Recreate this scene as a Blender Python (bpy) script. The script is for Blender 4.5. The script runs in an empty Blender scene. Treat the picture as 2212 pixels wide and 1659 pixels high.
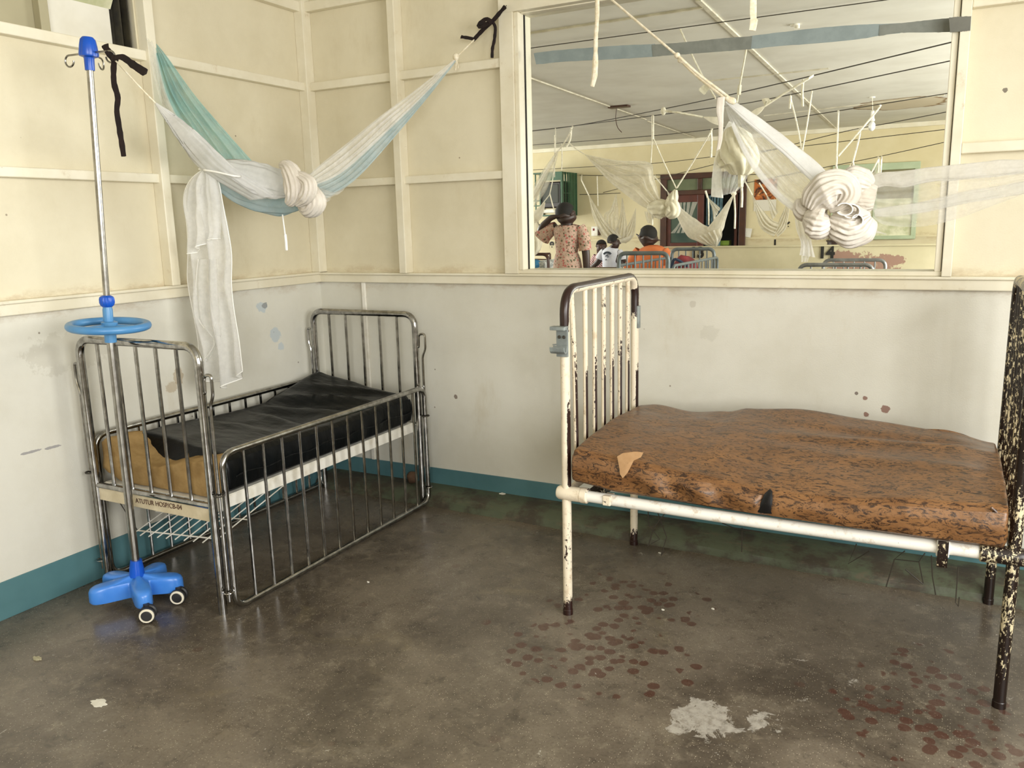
import bpy, math, random
from mathutils import Vector as V, Matrix, noise as NZ
random.seed(7)
sc = bpy.context.scene
COL = sc.collection
PI = math.pi
# ------------------------------------------------------------------ camera
YAW, PITCH, ROLL, FPX = -0.487674, -0.194075, -0.02487, 1755.42
CAM = V((3.22664, -3.71591, 1.5))
FW = V((math.sin(YAW)*math.cos(PITCH), math.cos(YAW)*math.cos(PITCH), math.sin(PITCH)))
_r = V((math.cos(YAW), -math.sin(YAW), 0)); _u = _r.cross(FW)
RT = _r*math.cos(ROLL)+_u*math.sin(ROLL); UP = -_r*math.sin(ROLL)+_u*math.cos(ROLL)
cd = bpy.data.cameras.new('camera'); cam = bpy.data.objects.new('camera', cd); COL.objects.link(cam)
cd.sensor_width = 36; cd.lens = FPX/2212*36; cd.clip_start = .05; cd.clip_end = 60
cam.matrix_world = Matrix(((RT.x, UP.x, -FW.x, CAM.x), (RT.y, UP.y, -FW.y, CAM.y), (RT.z, UP.z, -FW.z, CAM.z), (0, 0, 0, 1)))
sc.camera = cam
def W(u, v, y=None, x=None, z=None):
    d = FW+RT*((u-1106)/FPX)-UP*((v-829.5)/FPX)
    t = (y-CAM.y)/d.y if y is not None else (x-CAM.x)/d.x if x is not None else (z-CAM.z)/d.z
    return CAM+d*t
def WL(pts, y=None):
    return [W(p[0], p[1], p[2] if len(p) > 2 else y) for p in pts]
# ------------------------------------------------------------------ world, light, exposure
wd = bpy.data.worlds.new('sky'); sc.world = wd; wd.use_nodes = True
wd.node_tree.nodes['Background'].inputs[0].default_value = (.85, .93, 1, 1)
wd.node_tree.nodes['Background'].inputs[1].default_value = 1.2
def area(name, loc, target, sx, sy, power, col):
    l = bpy.data.lights.new(name, 'AREA'); l.shape = 'RECTANGLE'; l.size = sx; l.size_y = sy; l.energy = power; l.color = col
    o = bpy.data.objects.new(name, l); COL.objects.link(o); o.location = loc
    o.rotation_euler = (V(target)-V(loc)).to_track_quat('-Z', 'Y').to_euler(); return o
DAY = (1, .985, .95)
area('daylight_right_window', (5.3, -2.7, 1.75), (0, -2.0, 1.1), 2.6, 1.5, 175, DAY)
area('daylight_rear_window', (5.3, -7.0, 1.75), (0, -6.0, 1.2), 2.6, 1.5, 290, DAY)
area('ward_fill_right', (5.3, 4.2, 1.75), (-1, 4.6, 1.3), 6, 1.6, 420, DAY)  # added lamp brightening the ward; no window opens in this wall
area('ward_fill_left', (-5.4, 5.0, 1.75), (2, 5, 1.3), 6, 1.6, 380, DAY)  # second added ward lamp, in front of a solid windowless wall
sc.view_settings.view_transform = 'Standard'; sc.view_settings.look = 'None'
sc.view_settings.gamma = 1; sc.view_settings.use_curve_mapping = False
sc.view_settings.exposure = -0.13
sc.cycles.transparent_max_bounces = 24
sc.cycles.max_bounces = 8; sc.cycles.diffuse_bounces = 5; sc.cycles.caustics_reflective = False; sc.cycles.caustics_refractive = False
# ------------------------------------------------------------------ materials
def lin(h):
    if isinstance(h, str):
        c = [int(h[i:i+2], 16)/255 for i in (0, 2, 4)]
    else: c = [x/255 for x in h]
    return tuple(x/12.92 if x <= .04045 else ((x+.055)/1.055)**2.4 for x in c)+(1,)
class NT:
    def __init__(s, name):
        s.m = bpy.data.materials.new(name); s.m.use_nodes = True; s.t = s.m.node_tree
        s.b = s.t.nodes['Principled BSDF']; s.out = s.t.nodes['Material Output']
        s.tc = s.t.nodes.new('ShaderNodeTexCoord'); s.obj = s.tc.outputs['Object']
        s.geo = s.t.nodes.new('ShaderNodeNewGeometry'); s.pos = s.geo.outputs['Position']; s.nor = s.geo.outputs['Normal']
    def put(s, sock, val):
        if hasattr(val, 'is_output') or isinstance(val, bpy.types.NodeSocket): s.t.links.new(val, sock)
        else: sock.default_value = val
    def noise(s, scale=5, detail=4, rough=.6, vec=None, dist=0):
        n = s.t.nodes.new('ShaderNodeTexNoise'); s.put(n.inputs['Vector'], vec or s.obj)
        n.inputs['Scale'].default_value = scale; n.inputs['Detail'].default_value = detail; n.inputs['Roughness'].default_value = rough; n.inputs['Distortion'].default_value = dist
        return n.outputs['Fac']
    def vor(s, scale, vec=None, feat='F1', rnd=1):
        n = s.t.nodes.new('ShaderNodeTexVoronoi'); n.feature = feat; s.put(n.inputs['Vector'], vec or s.obj); n.inputs['Scale'].default_value = scale
        n.inputs['Randomness'].default_value = rnd; return n
    def ramp(s, f, a, b, va=0, vb=1, smooth=True):
        n = s.t.nodes.new('ShaderNodeMapRange'); n.interpolation_type = 'SMOOTHSTEP' if smooth else 'LINEAR'
        s.put(n.inputs['Value'], f); n.inputs['From Min'].default_value = a; n.inputs['From Max'].default_value = b
        n.inputs['To Min'].default_value = va; n.inputs['To Max'].default_value = vb; return n.outputs['Result']
    def math(s, op, a, b=0, c=0):
        n = s.t.nodes.new('ShaderNodeMath'); n.operation = op; s.put(n.inputs[0], a); s.put(n.inputs[1], b); s.put(n.inputs[2], c); return n.outputs[0]
    def mix(s, f, a, b):
        n = s.t.nodes.new('ShaderNodeMix'); n.data_type = 'RGBA'; s.put(n.inputs[0], f); s.put(n.inputs[6], a); s.put(n.inputs[7], b); return n.outputs[2]
    def xyz(s, vec):
        n = s.t.nodes.new('ShaderNodeSeparateXYZ'); s.put(n.inputs[0], vec); return n.outputs
    def scale(s, vec, sc3):
        n = s.t.nodes.new('ShaderNodeMapping'); s.put(n.inputs['Vector'], vec); n.inputs['Scale'].default_value = sc3; return n.outputs[0]
    def bump(s, h, strength=.3, dist=.01):
        n = s.t.nodes.new('ShaderNodeBump'); s.put(n.inputs['Height'], h); n.inputs['Strength'].default_value = strength; n.inputs['Distance'].default_value = dist
        s.t.links.new(n.outputs[0], s.b.inputs['Normal'])
    def set(s, **k):
        for a, v in k.items(): s.put(s.b.inputs[{'col': 'Base Color', 'rough': 'Roughness', 'metal': 'Metallic', 'spec': 'Specular IOR Level', 'coat': 'Coat Weight', 'alpha': 'Alpha', 'sheen': 'Sheen Weight'}[a]], v)
        return s.m
def simple(name, a, b=None, sc_=6, rough=.5, metal=0, bump=0, bs=60, spec=.5, lo=.35, hi=.65, det=4):
    n = NT(name); c = lin(a)
    if b: c = n.mix(n.ramp(n.noise(sc_, det), lo, hi), lin(a), lin(b))
    if bump: n.bump(n.noise(bs, 3), bump, .004)
    return n.set(col=c, rough=rough, metal=metal, spec=spec)
def wall_paint(name, up, up2, low, low2, zc, patches=()):
    n = NT(name); z = n.xyz(n.pos)[2]
    up_ = n.mix(n.ramp(n.noise(1.6, 6, .65, n.pos), .35, .7), lin(up), lin(up2))
    st = n.ramp(n.noise(3, 7, .7, n.scale(n.pos, (1, 1, .35))), .56, .78)
    lo_ = n.mix(n.ramp(n.noise(2.2, 6, .6, n.pos), .35, .7), lin(low), lin(low2))
    c = n.mix(n.ramp(z, zc-.001, zc+.001, smooth=False), lo_, up_)
    c = n.mix(n.math('MULTIPLY', st, .35), c, lin('b5a37c'))
    sp = n.vor(9, n.pos); dot = n.math('MULTIPLY', n.ramp(sp.outputs['Distance'], .05, .03), n.ramp(n.xyz(sp.outputs['Color'])[0], .72, .74))
    c = n.mix(n.math('MULTIPLY', dot, .7), c, lin('6e5a48'))
    g = n.noise(5, 8, .72, n.scale(n.pos, (1, 1, 2.2)))
    band = n.math('MAXIMUM', n.math('MULTIPLY', n.ramp(z, zc-.11, zc-.02), n.ramp(z, zc, zc-.01)), n.math('MULTIPLY', n.ramp(z, zc+.1, zc+.035), n.ramp(z, zc+.01, zc+.02)))
    c = n.mix(n.math('MULTIPLY', n.ramp(n.math('ADD', g, n.math('MULTIPLY', band, .2)), .6, .8), n.math('MULTIPLY', band, .4)), c, lin('a0845c'))
    for q, r, colr, k in patches:
        X = n.xyz(n.pos); dd = [n.math('DIVIDE', n.math('SUBTRACT', X[i], q[i]), r[i]) for i in range(3)]
        d = n.math('SQRT', n.math('ADD', n.math('ADD', n.math('MULTIPLY', dd[0], dd[0]), n.math('MULTIPLY', dd[1], dd[1])), n.math('MULTIPLY', dd[2], dd[2])))
        d = n.math('ADD', d, n.math('MULTIPLY', n.math('SUBTRACT', n.noise(22, 6, .7, n.pos), .5), 2.2)); c = n.mix(n.ramp(d, 1.0, .85, 0, k), c, lin(colr))
    n.bump(n.noise(170, 4, .6, n.pos), .18, .003)
    return n.set(col=c, rough=.42, spec=.35)
M = {}
def wq(u, v, r, col, k=.8): q = W(u, v, y=0); return ((q.x, 0, q.z), (r, 9, r), col, k)
M['wall'] = wall_paint('cream_and_offwhite_wall_paint', 'dcd4bb', 'd1c8ad', 'dcdacf', 'd2cfc2', 1.225)
M['wall_b'] = wall_paint('cream_and_offwhite_wall_paint_spotted', 'dcd4bb', 'd1c8ad', 'dcdacf', 'd2cfc2', 1.225, [wq(1912, 883, .018, '7d4a38'), wq(1869, 860, .011, '7d4a38'), wq(1871, 895, .011, '7d4a38'), wq(1850, 850, .007, '5d4a40'), wq(1533, 718, .04, 'b0ad9f', .22), wq(1496, 656, .016, '9b9080', .3), wq(985, 857, .012, '6d5a4c'), wq(2172, 195, .012, '4a4038')])
def wp(u, v, ry, rz, col, k=.8): q = W(u, v, x=0); return ((0, q.y, q.z), (9, ry, rz), col, k)
M['wall_l'] = wall_paint('cream_and_offwhite_wall_paint_patched', 'dcd4bb', 'd1c8ad', 'dcdacf', 'd2cfc2', 1.225, [wp(566, 664, .045, .03, 'b4c2cb', .7), wp(572, 660, .02, .018, '8a8c8c'), wp(594, 724, .04, .045, 'b4c2cb', .7), wp(608, 748, .025, .025, 'bcc8cf', .7),
   wp(68, 976, .045, .006, '8f8d90'), wp(114, 966, .04, .006, '8f8d90'), wp(385, 812, .03, .05, 'a8926f', .6), wp(372, 836, .04, .03, 'a8926f', .5), wp(430, 640, .05, .05, 'b5a27a', .4), wp(150, 760, .2, .09, 'b9b4a4', .35)])
M['wardwall'] = wall_paint('ward_cream_paint', 'd9cda8', 'cfc29a', 'd3c8a6', 'cabe9c', 1.2)
def trim_mat():
    n = NT('cream_trim_gloss'); c = n.mix(n.ramp(n.noise(4, 4, .6, n.pos), .35, .65), lin('e6e0cc'), lin('dcd4bc'))
    s = n.noise(9, 8, .75, n.pos); c = n.mix(n.ramp(s, .58, .76, 0, .55), c, lin('ae9468')); c = n.mix(n.ramp(n.noise(26, 6, .75, n.pos), .68, .74, 0, .7), c, lin('7d5c40'))
    n.bump(n.noise(60, 3, .6, n.pos), .1, .004); return n.set(col=c, rough=.38)
M['trim'] = trim_mat()
M['ceil'] = simple('ward_ceiling_board', 'dad8ce', 'cfccc0', 1.2, .6)
M['wceil'] = M['ceil']
M['teal'] = simple('teal_skirting_paint', '567d82', '4c7278', 3, .35)
def kerb():
    n = NT('worn_green_kerb'); a = n.noise(6, 8, .7); b = n.noise(14, 6, .7, n.scale(n.obj, (.4, 1, 1)))
    c = n.mix(n.ramp(a, .42, .6), lin('545b47'), lin('423b30')); c = n.mix(n.ramp(b, .55, .7, 0, .8), c, lin('685d4b'))
    n.bump(b, .5, .01); return n.set(col=c, rough=.55)
M['kerb'] = kerb()
def floor_mat():
    n = NT('polished_cement_floor'); p = n.pos
    a = n.noise(1.1, 8, .62, p, .4); b = n.noise(4.5, 10, .74, p, .5); s = n.noise(110, 4, .7, p); g = n.noise(13, 8, .75, p, .3)
    c = n.mix(n.ramp(a, .36, .66), lin('4e463c'), lin('766c5e'))
    c = n.mix(n.ramp(b, .5, .72, 0, .7), c, lin('82796a'))
    c = n.mix(n.ramp(b, .46, .3, 0, .6), c, lin('3a332b'))
    c = n.mix(n.ramp(g, .52, .68, 0, .5), c, lin('8d8371')); c = n.mix(n.ramp(g, .46, .34, 0, .5), c, lin('38322b'))
    st = n.noise(2.3, 6, .6, n.scale(p, (1, 1.8, 1)), .6); c = n.mix(n.ramp(st, .6, .78, 0, .4), c, lin('8f8262'))
    c = n.mix(n.ramp(s, .5, .7, 0, .4), c, lin('3a3029'))
    v = n.vor(150, p); sp = n.math('MULTIPLY', n.ramp(v.outputs['Distance'], .26, .14), n.ramp(n.xyz(v.outputs['Color'])[0], .62, .66))
    c = n.mix(n.math('MULTIPLY', sp, .6), c, lin('cfc4ad'))
    X = n.xyz(p)
    def blob(x, y, r0, r1):
        dx = n.math('SUBTRACT', X[0], x); dy = n.math('SUBTRACT', X[1], y)
        d = n.math('SQRT', n.math('ADD', n.math('MULTIPLY', dx, dx), n.math('MULTIPLY', dy, dy)))
        return n.ramp(d, r1, r0)
    m = None
    for q in [(2.24, -.83, .02, .36), (2.19, -1.2, .05, .45), (3.3, -1.25, .05, .4), (3.25, -.95, .0, .3)]:
        k = blob(*q); m = k if m is None else n.math('MAXIMUM', m, k)
    v2 = n.vor(21, n.scale(p, (1, 1, .01))); vc = n.xyz(v2.outputs['Color'])
    wob = n.math('ADD', v2.outputs['Distance'], n.math('MULTIPLY', n.math('SUBTRACT', n.noise(40, 3, .6, p), .5), .3))
    spot = n.math('MULTIPLY', n.ramp(wob, .46, .38), n.ramp(n.math('SUBTRACT', n.math('MULTIPLY', m, 1.15), vc[0]), -.02, .02))
    c = n.mix(n.math('MULTIPLY', spot, .72), c, lin('4c2a20'))
    wn = n.noise(14, 7, .7, p, .6)
    wp = n.math('MULTIPLY', n.ramp(n.math('ADD', n.math('MAXIMUM', blob(2.69, -1.47, .0, .2), n.math('MULTIPLY', blob(2.83, -1.41, .0, .12), .8)), n.math('MULTIPLY', n.math('SUBTRACT', wn, .5), 3.2)), .5, .62), n.ramp(n.noise(40, 5, .7, p), .3, .6, .4, 1))
    c = n.mix(n.math('MULTIPLY', wp, .8), c, lin('b9b4aa'))
    n.bump(n.noise(45, 4, .6, p), .12, .004)
    rg = n.ramp(n.noise(3.2, 6, .6, p), .3, .7, .18, .36)
    return n.set(col=c, rough=rg, spec=.5)
M['floor'] = floor_mat()
M['chrome'] = simple('scuffed_chrome', 'b4b3b0', '8f8d8a', 30, .13, 1)
M['steel'] = simple('brushed_stainless', 'a8a6a0', '8a8782', 20, .27, 1)
M['white_metal'] = simple('white_enamel', 'efece2', 'd9d2c0', 12, .4, lo=.45, hi=.75)
M['cream_metal'] = simple('cream_enamel', 'ded2b6', 'c9bb9c', 9, .45)
def chipped(name, base, dark, amount, topdark):
    n = NT(name); z = n.xyz(n.pos)[2]; nx, ny, nz = n.xyz(n.nor)
    a = n.noise(70, 6, .72, n.scale(n.pos, (1.6, 1.6, .8))); bigger = n.noise(11, 5, .65, n.scale(n.pos, (1, 1, .4)))
    e = n.math('ADD', n.math('MULTIPLY', a, .75), n.math('MULTIPLY', bigger, .55))
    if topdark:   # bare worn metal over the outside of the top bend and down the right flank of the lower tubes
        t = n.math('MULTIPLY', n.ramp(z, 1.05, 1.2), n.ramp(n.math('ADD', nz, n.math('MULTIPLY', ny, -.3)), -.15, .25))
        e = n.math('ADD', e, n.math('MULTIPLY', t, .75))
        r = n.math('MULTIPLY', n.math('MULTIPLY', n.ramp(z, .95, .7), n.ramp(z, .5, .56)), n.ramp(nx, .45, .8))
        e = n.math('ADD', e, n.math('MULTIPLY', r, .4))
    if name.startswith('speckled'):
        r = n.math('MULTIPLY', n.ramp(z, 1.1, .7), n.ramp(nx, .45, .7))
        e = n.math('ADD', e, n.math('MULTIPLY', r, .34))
    e = n.math('ADD', e, n.ramp(z, .12, .0, 0, .35))
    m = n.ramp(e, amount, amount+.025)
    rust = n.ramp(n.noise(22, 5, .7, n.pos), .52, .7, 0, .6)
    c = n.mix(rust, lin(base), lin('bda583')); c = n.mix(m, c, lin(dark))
    n.bump(n.math('MULTIPLY', m, -1), .3, .003)
    return n.set(col=c, rough=n.ramp(m, 0, 1, .38, .3))
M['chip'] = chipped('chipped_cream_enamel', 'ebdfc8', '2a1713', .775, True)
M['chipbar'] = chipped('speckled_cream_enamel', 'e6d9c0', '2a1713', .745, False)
M['chip2'] = chipped('chipped_and_shaded_cream_enamel', 'd8cba8', '1d120e', .60, False)  # dark areas are chips plus the foot frame's backlit shade in the colour
M['chipw'] = chipped('chipped_white_enamel', 'f1efe7', '2a1a16', .845, False)
def vinyl_black():
    n = NT('black_vinyl'); c = n.mix(n.ramp(n.noise(3, 4), .4, .7), lin('090b0c'), lin('0f1214'))
    n.bump(n.noise(14, 4, .5, n.scale(n.obj, (1, 2.2, 1))), .25, .02)
    return n.set(col=c, rough=.3, spec=.16)
M['bvinyl'] = vinyl_black()
def vinyl_brown():
    n = NT('brown_marbled_vinyl'); w = n.scale(n.obj, (.55, 1.3, 1.3))
    a = n.noise(44, 7, .75, w, 1.8); b = n.noise(7, 5, .6, n.obj, .5)
    c = n.mix(n.ramp(b, .35, .7), lin('74502f'), lin('8b633c'))
    c = n.mix(n.ramp(a, .50, .57, 0, .95), c, lin('2f1e14'))
    c = n.mix(n.ramp(n.noise(15, 6, .7, n.obj, .8), .56, .7, 0, .6), c, lin('45291a'))
    n.bump(n.noise(20, 5, .55, n.obj), .22, .012)
    return n.set(col=c, rough=n.ramp(b, .3, .7, .3, .42), spec=.6)
M['brvinyl'] = vinyl_brown()
M['foam'] = simple('tan_foam', 'ad9062', '967a50', 10, .95, bump=.5, bs=45, spec=.1)
M['foamdirty'] = simple('dirty_foam_edge', '7d6226', '9c7738', 14, .95, bump=.5)
M['blue'] = simple('bright_blue_plastic', '1458c8', '0f4db4', 5, .3)
M['blue2'] = simple('worn_blue_plastic', '3f80d8', '4a8ade', 8, .28)
M['blue3'] = simple('faded_blue_plastic', '4a86bd', '5590c2', 8, .35)
M['rubber'] = simple('black_caster_rubber', '202022', '2c2c2e', 12, .5)
M['hubw'] = simple('cream_caster_rim', 'e6dfcc', None, rough=.5)
M['blackcloth'] = simple('black_cloth', '140906', '1d0d09', 30, .9, bump=.4, bs=120)
M['cord'] = simple('white_cotton_cord', 'f0ecdc', 'dcd5c0', 40, .85, bump=.4, bs=200)
M['cordnear'] = simple('cream_cord', 'efe7d2', 'dccfb0', 60, .85, bump=.4, bs=200)
def net(name, col, col2, dens, var=.25, scale=9, stripe=None):
    n = NT(name); t = n.t; c = n.mix(n.ramp(n.noise(scale, 4), .35, .65), lin(col), lin(col2))
    d = t.nodes.new('ShaderNodeBsdfDiffuse'); tr = t.nodes.new('ShaderNodeBsdfTranslucent'); tp = t.nodes.new('ShaderNodeBsdfTransparent')
    n.put(d.inputs[0], c); n.put(tr.inputs[0], c)
    m1 = t.nodes.new('ShaderNodeMixShader'); m1.inputs[0].default_value = .4; t.links.new(d.outputs[0], m1.inputs[1]); t.links.new(tr.outputs[0], m1.inputs[2])
    m2 = t.nodes.new('ShaderNodeMixShader')
    f = n.ramp(n.noise(stripe or 12, 4, .6), .3, .7, max(0, dens-var), min(1, dens+var)); n.put(m2.inputs[0], f); m1.inputs[0].default_value = .5
    t.links.new(tp.outputs[0], m2.inputs[1]); t.links.new(m1.outputs[0], m2.inputs[2]); t.links.new(m2.outputs[0], n.out.inputs[0])
    t.nodes.remove(n.b); return n.m
M['net'] = net('white_mosquito_net', 'f7f6f3', 'f0efeb', .66, .12)
M['netthin'] = net('thin_white_mosquito_net', 'f6f6f4', 'efefed', .44, .1)
M['netsheer'] = net('sheer_white_mosquito_net', 'f4f4f2', 'efefee', .34, .08)
M['netfar'] = net('cream_mosquito_net', 'f0ece0', 'e8e3d4', .72, .12)
M['netfarthin'] = net('sheer_cream_mosquito_net', 'ece8dc', 'e6e2d6', .48, .1)
M['netdense'] = net('close_woven_white_net', 'f5f5f4', 'ececea', .86, .08)
M['nettail'] = net('white_net_tail', 'fbfbfa', 'f4f4f2', .76, .14, 6)
M['netteal'] = net('teal_mosquito_net', 'b4dcd9', 'a0d0d2', .78, .1)
M['netblue'] = net('pale_blue_mosquito_net', 'cbdbe0', 'b9d0d8', .78, .1)
M['netsolid'] = simple('bunched_white_net', 'dcd6cc', 'cfc7ba', 9, .9, bump=.35, bs=70)
M['netcream'] = simple('bunched_cream_net', 'e4dec8', 'd4ccb4', 9, .9, bump=.35, bs=50)
M['netedge'] = simple('white_net_hem', 'fbfaf6', None, rough=.8)
M['tape'] = simple('grey_duct_tape', '7c8079', '72766f', 18, .45, bump=.2, bs=90)
M['tapeblue'] = simple('blue_grey_duct_tape', '8a9696', '7e8a8a', 10, .4, bump=.2, bs=40)
M['tapedark'] = simple('dark_grey_duct_tape', '6d6d64', '63635b', 12, .45)
M['dark'] = simple('dark_gap', '1a1610', None, rough=.9)
M['grime'] = simple('dark_window_channel', '3b3626', '1c1812', 8, .7)
M['paper'] = simple('white_paper', 'e2dfd4', 'd6d2c4', 3, .8)
M['greyboard'] = simple('grey_board', 'aca588', 'a39c80', 2, .6)
M['louvre'] = simple('dusty_louvre_glass', 'b5b892', 'dedcc0', 6, .25)
M['wood'] = simple('dark_wood', '4a2a1c', '3a2017', 9, .4)
M['redwood'] = simple('red_brown_wood', '5a2a20', '4a1f18', 7, .4)
M['bench'] = simple('bench_wood', '6e5a40', '5e4b34', 8, .5)
M['green'] = simple('green_metal_paint', '2f5b40', '274d36', 6, .4)
M['screen'] = simple('grey_tv_screen', '34382f', '2c302a', 3, .5)
M['tvbody'] = simple('dark_tv_case', '241a1c', '1c1618', 5, .35)
M['lgreen'] = simple('pale_green_frame_paint', 'b3c0a0', 'a6b494', 5, .45)
M['olive'] = simple('grey_olive_reflecting_pane', '6f6a48', '7e7855', 3, .6)  # reflection in the upper panes painted as a flat grey-olive
M['panegrey'] = simple('frosted_transom_glass', '6b7358', '5f684e', 9, .3)
M['paneteal'] = simple('dark_teal_door_glass', '2c4340', '4a5a50', 3, .2)
M['unlit'] = simple('unlit_room', '0b0a08', None, rough=1)  # darkness of the room behind the door, put into near-black walls
M['curtain'] = simple('blue_grey_curtain', '6f8c94', '4d6a74', 14, .85)
M['greenbox'] = simple('lime_plastic', '7d9a35', '6c8a2c', 6, .45)
M['num'] = simple('black_stencil_paint', '17140f', None, rough=.6)
M['ink'] = simple('dark_brown_lettering', '4a2a1c', None, rough=.7)
M['skin'] = simple('dark_brown_skin', '3b2620', '2f1e19', 8, .45)
M['skinf'] = simple('brown_skin', '4a3028', '3d2720', 8, .45)
M['hair'] = simple('black_hair', '0f0c0b', '171311', 60, .8, bump=.6, bs=150)
M['orange'] = simple('orange_cotton', 'd97a44', 'c76b39', 7, .85, bump=.3, bs=25)
M['tee'] = simple('white_cotton', 'dfe1ea', 'cdd0dc', 6, .85, bump=.3, bs=22)
M['navy'] = simple('navy_cloth', '15263c', '1d2f48', 12, .85)
M['trouser'] = simple('grey_trouser_cloth', '4a4a4c', '3d3d40', 8, .9)
def floral():
    n = NT('floral_dress_cloth'); v = n.vor(40); r = n.xyz(v.outputs['Color'])
    c = n.mix(n.ramp(n.noise(18, 4), .4, .6), lin('c2a392'), lin('b39a88'))
    c = n.mix(n.math('MULTIPLY', n.ramp(v.outputs['Distance'], .5, .35), n.ramp(r[0], .38, .43)), c, lin('b5655e'))
    c = n.mix(n.math('MULTIPLY', n.ramp(v.outputs['Distance'], .42, .3), n.ramp(r[1], .58, .62)), c, lin('5f6248'))
    v2 = n.vor(110); c = n.mix(n.math('MULTIPLY', n.ramp(v2.outputs['Distance'], .4, .3), n.ramp(n.xyz(v2.outputs['Color'])[2], .7, .75)), c, lin('4a3a34'))
    return n.set(col=c, rough=.85)
M['floral'] = floral()
def striped():
    n = NT('pink_striped_cloth'); x = n.xyz(n.obj); w = n.math('SINE', n.math('MULTIPLY', n.math('ADD', x[0], n.math('MULTIPLY', x[2], 1.0)), 190))
    return n.set(col=n.mix(n.ramp(w, -.2, .2), lin('ddd0cc'), lin('8a3a4c')), rough=.85)
M['stripe'] = striped()
def poster_mat():
    n = NT('poster_print'); a = n.noise(9, 5, .6, n.obj, 1.0); c = n.mix(n.ramp(a, .4, .58), lin('3a1c12'), lin('b4622a')); c = n.mix(n.ramp(n.noise(16, 4, .6), .56, .66), c, lin('d8a86a'))
    z = n.xyz(n.obj)[2]; return n.set(col=n.mix(n.ramp(z, .16, .165), lin('d9d3c4'), c), rough=.4)
M['poster'] = poster_mat()
def peeled():
    n = NT('half_wall_peeling_paint'); p = n.pos; X = n.xyz(p)
    a = n.noise(9, 8, .72, p, .4); m = n.math('MULTIPLY', n.ramp(X[0], 1.95, 2.25), n.ramp(X[2], 1.2, 1.06))
    m = n.math('MULTIPLY', m, n.ramp(X[0], 2.95, 2.8)); k = n.ramp(n.math('ADD', a, n.math('MULTIPLY', m, .36)), .74, .76)
    c = n.mix(n.ramp(n.noise(3, 5, .6, p), .35, .7), lin('cdc4a4'), lin('c0b796')); return n.set(col=n.mix(k, c, lin('9a7a6a')), rough=.5)
M['peel'] = peeled()
def ceil_stain():
    n = NT('ward_ceiling_with_stain'); p = n.pos; X = n.xyz(p)
    a = n.noise(2.2, 6, .6, p); c = n.mix(n.ramp(a, .35, .7), lin('dcdad0'), lin('d0cdc2'))
    q = W(1950, 224, z=2.72)
    dx = n.math('DIVIDE', n.math('SUBTRACT', X[0], q.x), .5); dy = n.math('DIVIDE', n.math('SUBTRACT', X[1], q.y), .55)
    d = n.math('ADD', n.math('SQRT', n.math('ADD', n.math('MULTIPLY', dx, dx), n.math('MULTIPLY', dy, dy))), n.math('MULTIPLY', n.math('SUBTRACT', n.noise(3, 5, .6, p), .5), .8))
    c = n.mix(n.ramp(d, 1.0, .9, 0, .55), c, lin('b39b6c')); c = n.mix(n.math('MULTIPLY', n.ramp(d, 1.0, .94), n.ramp(d, .85, .93)), c, lin('7c5c34'))
    return n.set(col=c, rough=.6)
def glass():
    n = NT('window_glass'); t = n.t; g = t.nodes.new('ShaderNodeBsdfGlossy'); g.inputs['Roughness'].default_value = .02
    tp = t.nodes.new('ShaderNodeBsdfTransparent'); tp.inputs[0].default_value = (.95, .965, .95, 1); f = t.nodes.new('ShaderNodeFresnel'); f.inputs[0].default_value = 1.14
    m = t.nodes.new('ShaderNodeMixShader'); t.links.new(f.outputs[0], m.inputs[0]); t.links.new(tp.outputs[0], m.inputs[1]); t.links.new(g.outputs[0], m.inputs[2])
    t.links.new(m.outputs[0], n.out.inputs[0]); t.nodes.remove(n.b); return n.m
M['glass'] = glass()
M['bulb'] = simple('frosted_bulb', 'e4e4e0', None, rough=.3)
M['wire'] = simple('dark_wire', '3a352c', None, rough=.6)
M['rock'] = simple('brown_stone', '6b513c', '543c2c', 12, .8, bump=.5)
M['joint'] = simple('ceiling_cover_strip', 'd9d3c0', 'c2bba6', 12, .6)
M['castgrey'] = simple('grey_cast_metal', '9fa8a8', '7d8484', 14, .4, .3)
M['patch'] = simple('torn_fabric_backing', 'c29c72', 'b58e64', 12, .9)
M['blackplastic'] = simple('crumpled_black_plastic', '0d0d0f', '4a4648', 30, .25, lo=.55, hi=.7)
M['bluecloth'] = simple('blue_cloth', '2f78a8', '3f88b4', 8, .85)
M['plaid'] = simple('checked_bedsheet', '8d9494', 'd9dcd8', 40, .85)
M['redbag'] = simple('red_bag_cloth', '7d1e26', '5c151c', 6, .7)
M['teecap'] = simple('dark_print', '3a4450', None, rough=.8)
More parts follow.
